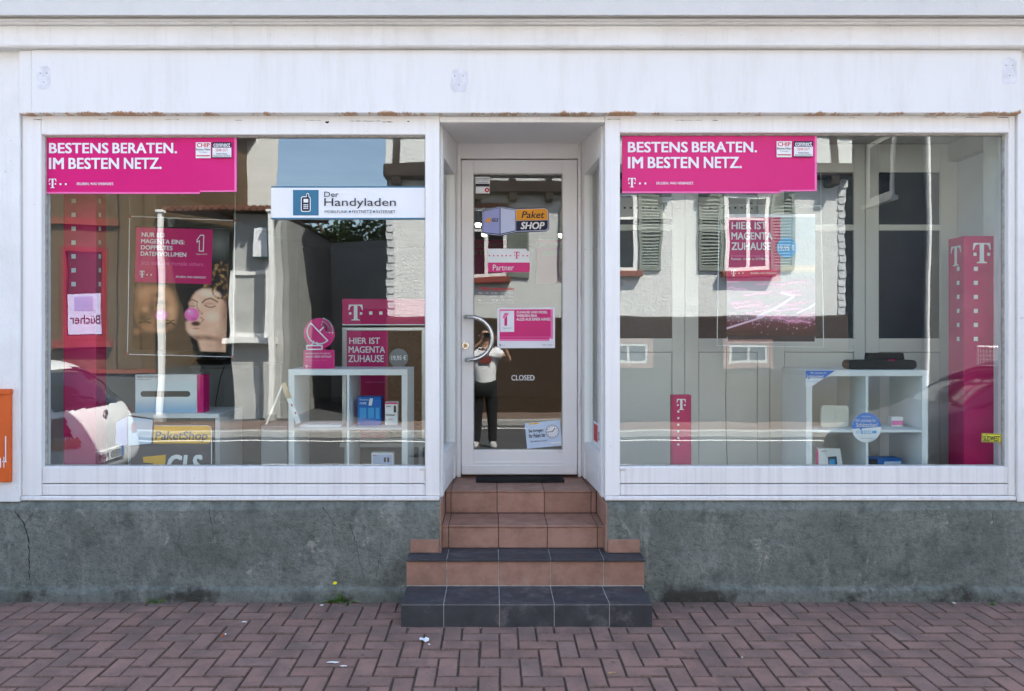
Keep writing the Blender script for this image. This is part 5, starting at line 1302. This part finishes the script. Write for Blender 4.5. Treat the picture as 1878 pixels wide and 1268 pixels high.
MB().prism([(-12, FY - 5), (-5.42, FY - 5), (-7.6, FY - 11), (-12, FY - 11)], 'z', -.2, 9.6).build('wall', 'far_render', gh); MB().prism([(-12.4, 9.6), (-8.7, 12.4), (-5.4, 9.6)], 'y', FY - 11.3, FY - 4.7).build('roof', 'roof_tile', gh)
gw = sub('window', gh, (-6.7, FY - 5, 4.4)); frame4('frame', 'white_trim', gw, -7.2, 4.4, -6.4, 5.7, -7.1, 4.5, -6.5, 5.6, FY - 4.998, FY - 4.94, 0); box('pane', 'car_glass', gw, -7.1, FY - 4.997, 4.5, -6.5, FY - 4.98, 5.6)
rh = thing('grey_house', (10.6, FY - 4, 0), 'dark grey house with a white downpipe reflected in the right window', 'house')
box('wall', 'dark_render', rh, 7.9, FY - 9, -.2, 15, FY - .02, 6.4); MB().prism([(FY + .4, 6.4), (FY - 4.5, 8.8), (FY - 9.4, 6.4)], 'x', 7.6, 15.3).build('roof', 'roof_tile', rh)
for cx in (11.2,):
    for z0 in (2.55,):
        v = sub('window', rh, (cx, FY, z0)); frame4('frame', 'white_trim', v, cx - .5, z0, cx + .5, z0 + 1.35, cx - .4, z0 + .1, cx + .4, z0 + 1.25, FY - .018, FY + .03, 0); box('pane', 'car_glass', v, cx - .4, FY - .017, z0 + .1, cx + .4, FY - .002, z0 + 1.25); box('sill', 'white_trim', v, cx - .56, FY - .018, z0 - .08, cx + .56, FY + .10, z0 - .002)
MB().tube([(7.97, FY + .06, 0), (7.97, FY + .06, 6.4)], .035, 10).build('downpipe', 'white_trim', rh)
v = sub('window', rh, (7.9, FY - 1.2, 4.3)); box('frame', 'white_trim', v, 7.86, FY - 1.9, 4.3, 7.899, FY - .9, 5.6); box('pane', 'car_glass', v, 7.855, FY - 1.8, 4.4, 7.8595, FY - 1.0, 5.5); box('sill', 'white_trim', v, 7.78, FY - 2.0, 4.22, 7.899, FY - .8, 4.298)
# wire mesh gate
gt = thing('mesh_gate', (9.1, FY + .5, 0), 'wire mesh gate before the dark house reflected at the right end', 'gate')
m = MB(); m.tube([(8.55, FY + .5, 0), (8.55, FY + .5, 1.38), (9.95, FY + .5, 1.38), (9.95, FY + .5, 0)], .025, 8); m.build('gate_frame', 'silver', gt)
m = MB()
for k in range(1, 22): m.box(8.55 + 1.4 * k / 22 - .003, FY + .496, .1, 8.55 + 1.4 * k / 22 + .003, FY + .502, 1.37)
for k in range(1, 18): m.box(8.56, FY + .5025, .1 + 1.27 * k / 18 - .003, 9.94, FY + .508, .1 + 1.27 * k / 18 + .003)
o = m.build('wire_mesh', 'silver', gt); o['kind'] = 'stuff'
# trees over the yard wall
def tree(x, y, h, rad, seed, label, n=1500):
    r = random.Random(seed); t_ = thing('tree', (x, y, 0), label, 'tree', 'trees behind the yard wall')
    m = MB(); m.tube([(x, y, -.1), (x + .05, y, h * .4), (x, y + .05, h * .75)], [.16, .11, .05], 8)
    for k in range(6):
        a = r.uniform(0, 6.28); m.tube([(x, y, h * (.35 + .07 * k)), (x + math.cos(a) * rad * .6, y + math.sin(a) * rad * .6, h * (.6 + .05 * k))], [.05, .015], 6)
    m.build('trunk', 'bark', t_); m = MB()
    cl = [(Vector((r.gauss(0, .5) * rad, r.gauss(0, .5) * rad, h * .68 + r.gauss(0, .3) * rad)), rad * r.uniform(.25, .5)) for _ in range(16)]
    for k in range(n):
        c, cr = r.choice(cl); v = Vector((r.gauss(0, 1), r.gauss(0, 1), r.gauss(0, 1))).normalized() * cr * r.uniform(.5, 1) ** .5; q_ = c + v + Vector((x, y, 0))
        a = Vector((r.gauss(0, 1), r.gauss(0, 1), r.gauss(0, 1))).normalized(); b = a.orthogonal().normalized(); L = r.uniform(.05, .11)
        m.poly(q_ - a * L, q_ + b * L * .5, q_ + a * L, q_ - b * L * .5)
    m.build('crown', 'foliage', t_)
tree(-4.6, FY - 7.5, 6.0, 1.1, 1, 'leafy tree behind the yard wall, left of three'); tree(-3.1, FY - 8, 6.2, 1.2, 2, 'leafy tree behind the yard wall, middle of three'); tree(-1.8, FY - 7, 6.0, 1.1, 3, 'leafy tree behind the yard wall, right of three')

# ------------------------------------------------------------------ cars
def apply_mods(ob):
    bpy.context.view_layer.update()
    me = bpy.data.meshes.new_from_object(ob.evaluated_get(bpy.context.evaluated_depsgraph_get()))
    d = ob.data; bpy.data.objects.remove(ob); bpy.data.meshes.remove(d); me.materials.clear(); return me
def car(loc, flip, body_mat, label, plate):
    S_ = [  # x, half width, half width at roof, z bottom, z belt, z top
        (.00, .60, .50, .36, .52, .62), (.05, .73, .60, .28, .60, .84), (.13, .79, .66, .24, .78, .98), (.24, .81, .60, .22, .90, 1.08), (.45, .82, .58, .20, .93, 1.34),
        (.75, .83, .58, .19, .93, 1.45), (1.40, .83, .59, .19, .92, 1.48), (1.95, .83, .57, .19, .90, 1.42), (2.40, .82, .60, .19, .88, 1.14), (2.65, .81, .64, .19, .84, .98),
        (3.05, .79, .60, .20, .76, .88), (3.40, .72, .52, .24, .62, .74), (3.56, .58, .42, .32, .50, .58)]
    m = MB(); n = 14
    for (x, w_, wr_, zb, ze, zt_) in S_:
        half = [(0, zb), (w_ * .8, zb), (w_, zb + .10), (w_ * 1.01, (zb + ze) / 2 + .03), (w_ * .97, ze), (wr_ + .05, zt_ - .07), (wr_ * .72, zt_), (0, zt_ + .012)]
        ring = half + [(-a, b) for a, b in half[-2:0:-1]]
        m.v += [(x, a, b) for a, b in ring]
    for i in range(len(S_) - 1):
        for j in range(n): a = i * n + j; b = i * n + (j + 1) % n; m.f.append((a, b, b + n, a + n))
    m.f.append(tuple(range(n))[::-1]); m.f.append(tuple((len(S_) - 1) * n + j for j in range(n)))
    me = bpy.data.meshes.new('c'); me.from_pydata(m.v, [], m.f); me.update(); ob = bpy.data.objects.new('c', me); COL.objects.link(ob)
    sb = ob.modifiers.new('s', 'SUBSURF'); sb.levels = 3; sb.render_levels = 3
    me = apply_mods(ob)
    bm = bmesh.new(); bm.from_mesh(me); bmesh.ops.recalc_face_normals(bm, faces=bm.faces); bm.to_mesh(me); bm.free(); me.update()
    co_ = [v.co.copy() for v in me.vertices]; nr = [v.normal.copy() for v in me.vertices]; fc = [(tuple(p_.vertices), p_.center.copy(), p_.normal.copy()) for p_ in me.polygons]
    root = thing('parked_car', loc, label, 'car')
    TM = Matrix.Translation(loc) @ (Matrix.Rotation(math.pi, 4, 'Z') if flip else Matrix.Identity(4))
    def out(name, me_, mat, par=root, sm=True): me_.transform(TM); return link(name, me_, mat, par, None, sm)
    def patch(name, mat, cond, off, par=root):
        m_ = MB(); mp = {}
        for vs, c, nn in fc:
            if not cond(c, nn): continue
            ids = []
            for v in vs:
                if v not in mp: mp[v] = len(m_.v); m_.v.append(tuple(co_[v] + nr[v] * off))
                ids.append(mp[v])
            m_.f.append(tuple(ids))
        if not m_.f: return None
        me2 = bpy.data.meshes.new(name); me2.from_pydata(m_.v, [], m_.f); me2.update(); return out(name, me2, mat, par)
    bd = out('body', me, body_mat)
    patch('rear_window', 'car_glass', lambda c, nn: .06 < c.x < .62 and 0.97 < c.z < 1.35 and abs(c.y) < .64 and nn.x < -.2, .004)
    patch('windscreen', 'car_glass', lambda c, nn: 1.95 < c.x < 2.62 and 1.0 < c.z < 1.39 and nn.x > .2 and abs(c.y) < .62, .004)
    for sgn in (1, -1):
        patch('side_window', 'car_glass', lambda c, nn: .52 < c.x < 2.12 and .97 < c.z < 1.37 and nn.y * sgn > .5 and not 1.22 < c.x < 1.30, .004)
        patch('tail_light', 'tail_red', lambda c, nn: c.x < .28 and .74 < c.z < .92 and .60 < c.y * sgn, .006)
        patch('indicator', 'tail_amber', lambda c, nn: c.x < .22 and .62 < c.z <= .72 and .50 < c.y * sgn, .006)
        patch('headlight', 'counter_grey', lambda c, nn: c.x > 3.15 and .56 < c.z < .74 and .45 < c.y * sgn, .006)
        m_ = MB().box(2.05, sgn * .86, .93, 2.17, sgn * 1.0, 1.05); me2 = bpy.data.meshes.new('wing_mirror'); me2.from_pydata(m_.v, [], m_.f); me2.update(); out('wing_mirror', me2, body_mat, root, False)
    patch('bumper_strip', 'black_plastic', lambda c, nn: .20 < c.z < .30 and (c.x < .3 or c.x > 3.3), .005)  # black strip low on both bumpers
    for wx in (.62, 2.92):
        for sgn in (1, -1):
            m_ = MB().disc((wx, sgn * .76, .29), .335, 'y', .17, 28); me2 = bpy.data.meshes.new('wheel_arch'); me2.from_pydata(m_.v, [], m_.f); me2.update(); out('wheel_arch', me2, 'rubber', root, False)
            wh = sub('wheel', root, TM @ Vector((wx, sgn * .77, .285)))
            m_ = MB().disc((wx, sgn * .775, .285), .285, 'y', .18, 28); me2 = bpy.data.meshes.new('tyre'); me2.from_pydata(m_.v, [], m_.f); me2.update(); out('tyre', me2, 'tyre', wh, False)
            m_ = MB(); m_.disc((wx, sgn * .862, .285), .19, 'y', .012, 24); 
            for k in range(5):
                a = k * 1.2566; m_.tube([(wx, sgn * .872, .285), (wx + .17 * math.cos(a), sgn * .872, .285 + .17 * math.sin(a))], .02, 6)
            me2 = bpy.data.meshes.new('rim'); me2.from_pydata(m_.v, [], m_.f); me2.update(); out('rim', me2, 'counter_grey', wh, False)
    def raw(name, m_, mat, par=root): me2 = bpy.data.meshes.new(name); me2.from_pydata(m_.v, [], m_.f); me2.update(); return out(name, me2, mat, par, False)
    pl = raw('number_plate', MB().box(-.012, -.26, .42, .06, .26, .52), 'card_white')
    raw('plate_band', MB().box(-.014, .215, .423, -.0125, .258, .517), 'print_blue', pl)
    a, f = glyphs(plate, .02); lo, hi = a.min(0), a.max(0); m_ = MB()
    for k in a: m_.v.append((-.0145 - k[2] * .02, .19 - (k[0] - lo[0]) / (hi[0] - lo[0]) * .42, .435 + (k[1] - lo[1]) / (hi[1] - lo[1]) * .065))
    m_.f = f; raw('plate_lettering', m_, 'dark_text', pl)
    raw('wiper', MB().tube([(.10, 0, 1.00), (.16, -.03, 1.06), (.30, -.34, 1.12)], .012, 6), 'black_plastic')
    raw('badge', MB().disc((.045, 0, .90), .035, 'x', .02, 12), 'silver')
    return root
car((-3.97, -3.03, -.10), True, 'car_white', 'small white hatchback parked at the kerb, its rear reflected in the left window', 'EE0 NM')
car((3.62 + 3.56, -3.05, -.10), True, 'car_dark', 'dark purple grey car parked at the kerb, its bonnet reflected in the right window', 'NM 30')

# ------------------------------------------------------------------ the photographer
def skin_mesh(verts, edges, radii, root=0, lv=2):
    me = bpy.data.meshes.new('s'); me.from_pydata(verts, edges, []); me.update(); ob = bpy.data.objects.new('s', me); COL.objects.link(ob)
    ob.modifiers.new('k', 'SKIN'); 
    for i, r_ in enumerate(radii): me.skin_vertices[0].data[i].radius = r_ if isinstance(r_, tuple) else (r_, r_)
    me.skin_vertices[0].data[root].use_root = True
    s_ = ob.modifiers.new('u', 'SUBSURF'); s_.levels = lv; s_.render_levels = lv
    ob.modifiers['k'].use_smooth_shade = True
    return apply_mods(ob)
def join(ms):
    m = MB()
    for me in ms:
        b = len(m.v); m.v += [tuple(v.co) for v in me.vertices]; m.f += [tuple(b + k for k in p_.vertices) for p_ in me.polygons]
    return m
px0, py0, g0 = -.13, -4.93, -.10
ps_ = thing('person', (px0, py0, g0), 'person in white T-shirt and black trousers holding up a phone, mirrored in the door', 'person')
V3 = lambda x, y, z: (px0 + x, py0 + y, g0 + z)
hand_r, hand_l = (.205, .30, 1.655), (.02, .30, 1.63)
J = {'pelvis': (0, 0, .97), 'waist': (0, .01, 1.12), 'chest': (0, .0, 1.32), 'neck': (0, -.01, 1.47), 'throat': (0, .0, 1.54), 'jaw': (0, .03, 1.61), 'skull': (0, .015, 1.70), 'crown': (0, .0, 1.755),
     'sr': (.19, -.01, 1.42), 'er': (.36, .10, 1.30), 'wr': (.25, .27, 1.58), 'pr': (.215, .30, 1.645), 'sl': (-.19, -.01, 1.42), 'el': (-.35, .10, 1.30), 'wl': (-.06, .29, 1.57), 'pl': (-.0, .31, 1.63),
     'hr': (.09, 0, .92), 'kr': (.11, .03, .50), 'ar': (.12, -.01, .09), 'tr': (.14, .13, .03), 'hl': (-.09, 0, .92), 'kl': (-.12, .04, .50), 'al': (-.14, .0, .09), 'tl': (-.17, .14, .03)}
RD = {'pelvis': (.155, .105), 'waist': (.135, .095), 'chest': (.165, .11), 'neck': .065, 'throat': .056, 'jaw': (.062, .072), 'skull': (.078, .095), 'crown': (.05, .06), 'sr': .07, 'er': .042, 'wr': .029, 'pr': (.036, .018), 'sl': .07, 'el': .042, 'wl': .029, 'pl': (.036, .018),
      'hr': .09, 'kr': .062, 'ar': .043, 'tr': .035, 'hl': .09, 'kl': .062, 'al': .043, 'tl': .035}
ED = [('pelvis', 'waist'), ('waist', 'chest'), ('chest', 'neck'), ('neck', 'throat'), ('throat', 'jaw'), ('jaw', 'skull'), ('skull', 'crown'), ('chest', 'sr'), ('sr', 'er'), ('er', 'wr'), ('wr', 'pr'), ('chest', 'sl'), ('sl', 'el'), ('el', 'wl'), ('wl', 'pl'),
      ('pelvis', 'hr'), ('hr', 'kr'), ('kr', 'ar'), ('ar', 'tr'), ('pelvis', 'hl'), ('hl', 'kl'), ('kl', 'al'), ('al', 'tl')]
def skel(keys, grow=0.0, over={}):
    ks = list(keys); ix = {k: i for i, k in enumerate(ks)}
    vs = [V3(*over.get(k, J[k])) for k in ks]; rs = [tuple(a + grow for a in (RD[k] if isinstance(RD[k], tuple) else (RD[k], RD[k]))) for k in ks]
    return skin_mesh(vs, [(ix[a], ix[b]) for a, b in ED if a in ix and b in ix], rs)
parts_ = [skel(J.keys())]
def fingers(pc, sgn):
    for k in range(4):
        b = Vector(pc) + Vector((sgn * .0, -.01, -.024 + .019 * k)); L = (.062, .072, .068, .055)[k]
        pts_ = [b, b + Vector((-sgn * L * .45, .018, .006)), b + Vector((-sgn * L * .85, .012, .006)), b + Vector((-sgn * L, -.008, .004))]
        parts_.append(skin_mesh([V3(*q_) for q_ in pts_], [(0, 1), (1, 2), (2, 3)], [.010, .009, .0085, .007], 0, 1))
    b = Vector(pc) + Vector((0, -.012, -.02)); pts_ = [b, b + Vector((-sgn * .03, -.022, -.012)), b + Vector((-sgn * .055, -.02, .002))]
    parts_.append(skin_mesh([V3(*q_) for q_ in pts_], [(0, 1), (1, 2)], [.012, .010, .008], 0, 1))
fingers(J['pr'], 1); fingers(J['pl'], -1)
# face: nose, ears
parts_.append(skin_mesh([V3(0, .095, 1.70), V3(0, .118, 1.665)], [(0, 1)], [.010, .015], 0, 1))
for s_ in (1, -1): parts_.append(skin_mesh([V3(s_ * .078, .0, 1.69), V3(s_ * .082, -.004, 1.655)], [(0, 1)], [.016, .011], 0, 1))
join(parts_).build('body', 'skin', ps_, None, 0, True)
for s_ in (1, -1):
    MB().tube([V3(s_ * .032, .092, 1.695), V3(s_ * .032, .104, 1.695)], .011, 10).build('eye', 'dark_text', ps_); MB().tube([V3(s_ * .015, .098, 1.722), V3(s_ * .05, .092, 1.722)], .005, 6).build('eyebrow', 'hair_dark', ps_)
MB().tube([V3(-.022, .098, 1.625), V3(0, .104, 1.623), V3(.022, .098, 1.625)], .006, 6).build('mouth', 'sill_red', ps_)
sh = skel(['pelvis', 'waist', 'chest', 'neck', 'sr', 'er', 'sl', 'el'], .036, {'er': (.285, .05, 1.355), 'el': (-.28, .05, 1.355), 'neck': (0, -.01, 1.445), 'pelvis': (0, 0, .80)})
o = join([sh]).build('t_shirt', 'shirt_white', ps_, None, 0, True)
MB().prism([(px0 - .075, g0 + 1.27), (px0 + .085, g0 + 1.27), (px0 + .085, g0 + 1.36), (px0 - .075, g0 + 1.36)], 'y', py0 + .136, py0 + .150).build('chest_print', 'red_frame', o, None, .004)
j = skel(['pelvis', 'hr', 'kr', 'ar', 'hl', 'kl', 'al'], .024, {'ar': (.12, -.01, .05), 'al': (-.14, 0, .05), 'pelvis': (0, 0, .955)})
join([j]).build('trousers', 'jeans_black', ps_, None, 0, True)
for k, (a, t_) in (('r', ('ar', 'tr')), ('l', ('al', 'tl'))):
    A_, T_ = Vector(J[a]), Vector(J[t_]); hl_ = A_ + Vector((0, -.05, -.045)); mid = (A_ + T_) / 2 + Vector((0, .01, -.005))
    join([skin_mesh([V3(*hl_), V3(*(A_ + Vector((0, 0, -.03)))), V3(*mid), V3(*(T_ + Vector((0, .05, .012))))], [(0, 1), (1, 2), (2, 3)], [(.055, .055), (.060, .062), (.060, .05), (.054, .042)])]).build('shoe', 'shoe_grey', ps_, None, 0, True)
hr_ = skin_mesh([V3(0, -.03, 1.70), V3(0, -.012, 1.73), V3(0, .02, 1.775)], [(0, 1), (1, 2)], [(.075, .07), (.083, .088), (.062, .062)])
join([hr_]).build('hair', 'hair_dark', ps_, None, 0, True)
ph = thing('phone', (-.065, CAMY - .05, 1.52), 'dark phone held sideways in front of the mirrored photographer', 'phone')
MB().prism([(a, b) for a, b in ((-.145, 1.545), (.015, 1.545), (.015, 1.625), (-.145, 1.625))], 'y', CAMY - .058, CAMY - .049).build('phone_body', 'black_plastic', ph, None, .003)
MB().disc((0, CAMY - .048, 1.612), .007, 'y', .003, 14).build('lens', 'car_glass', ph)
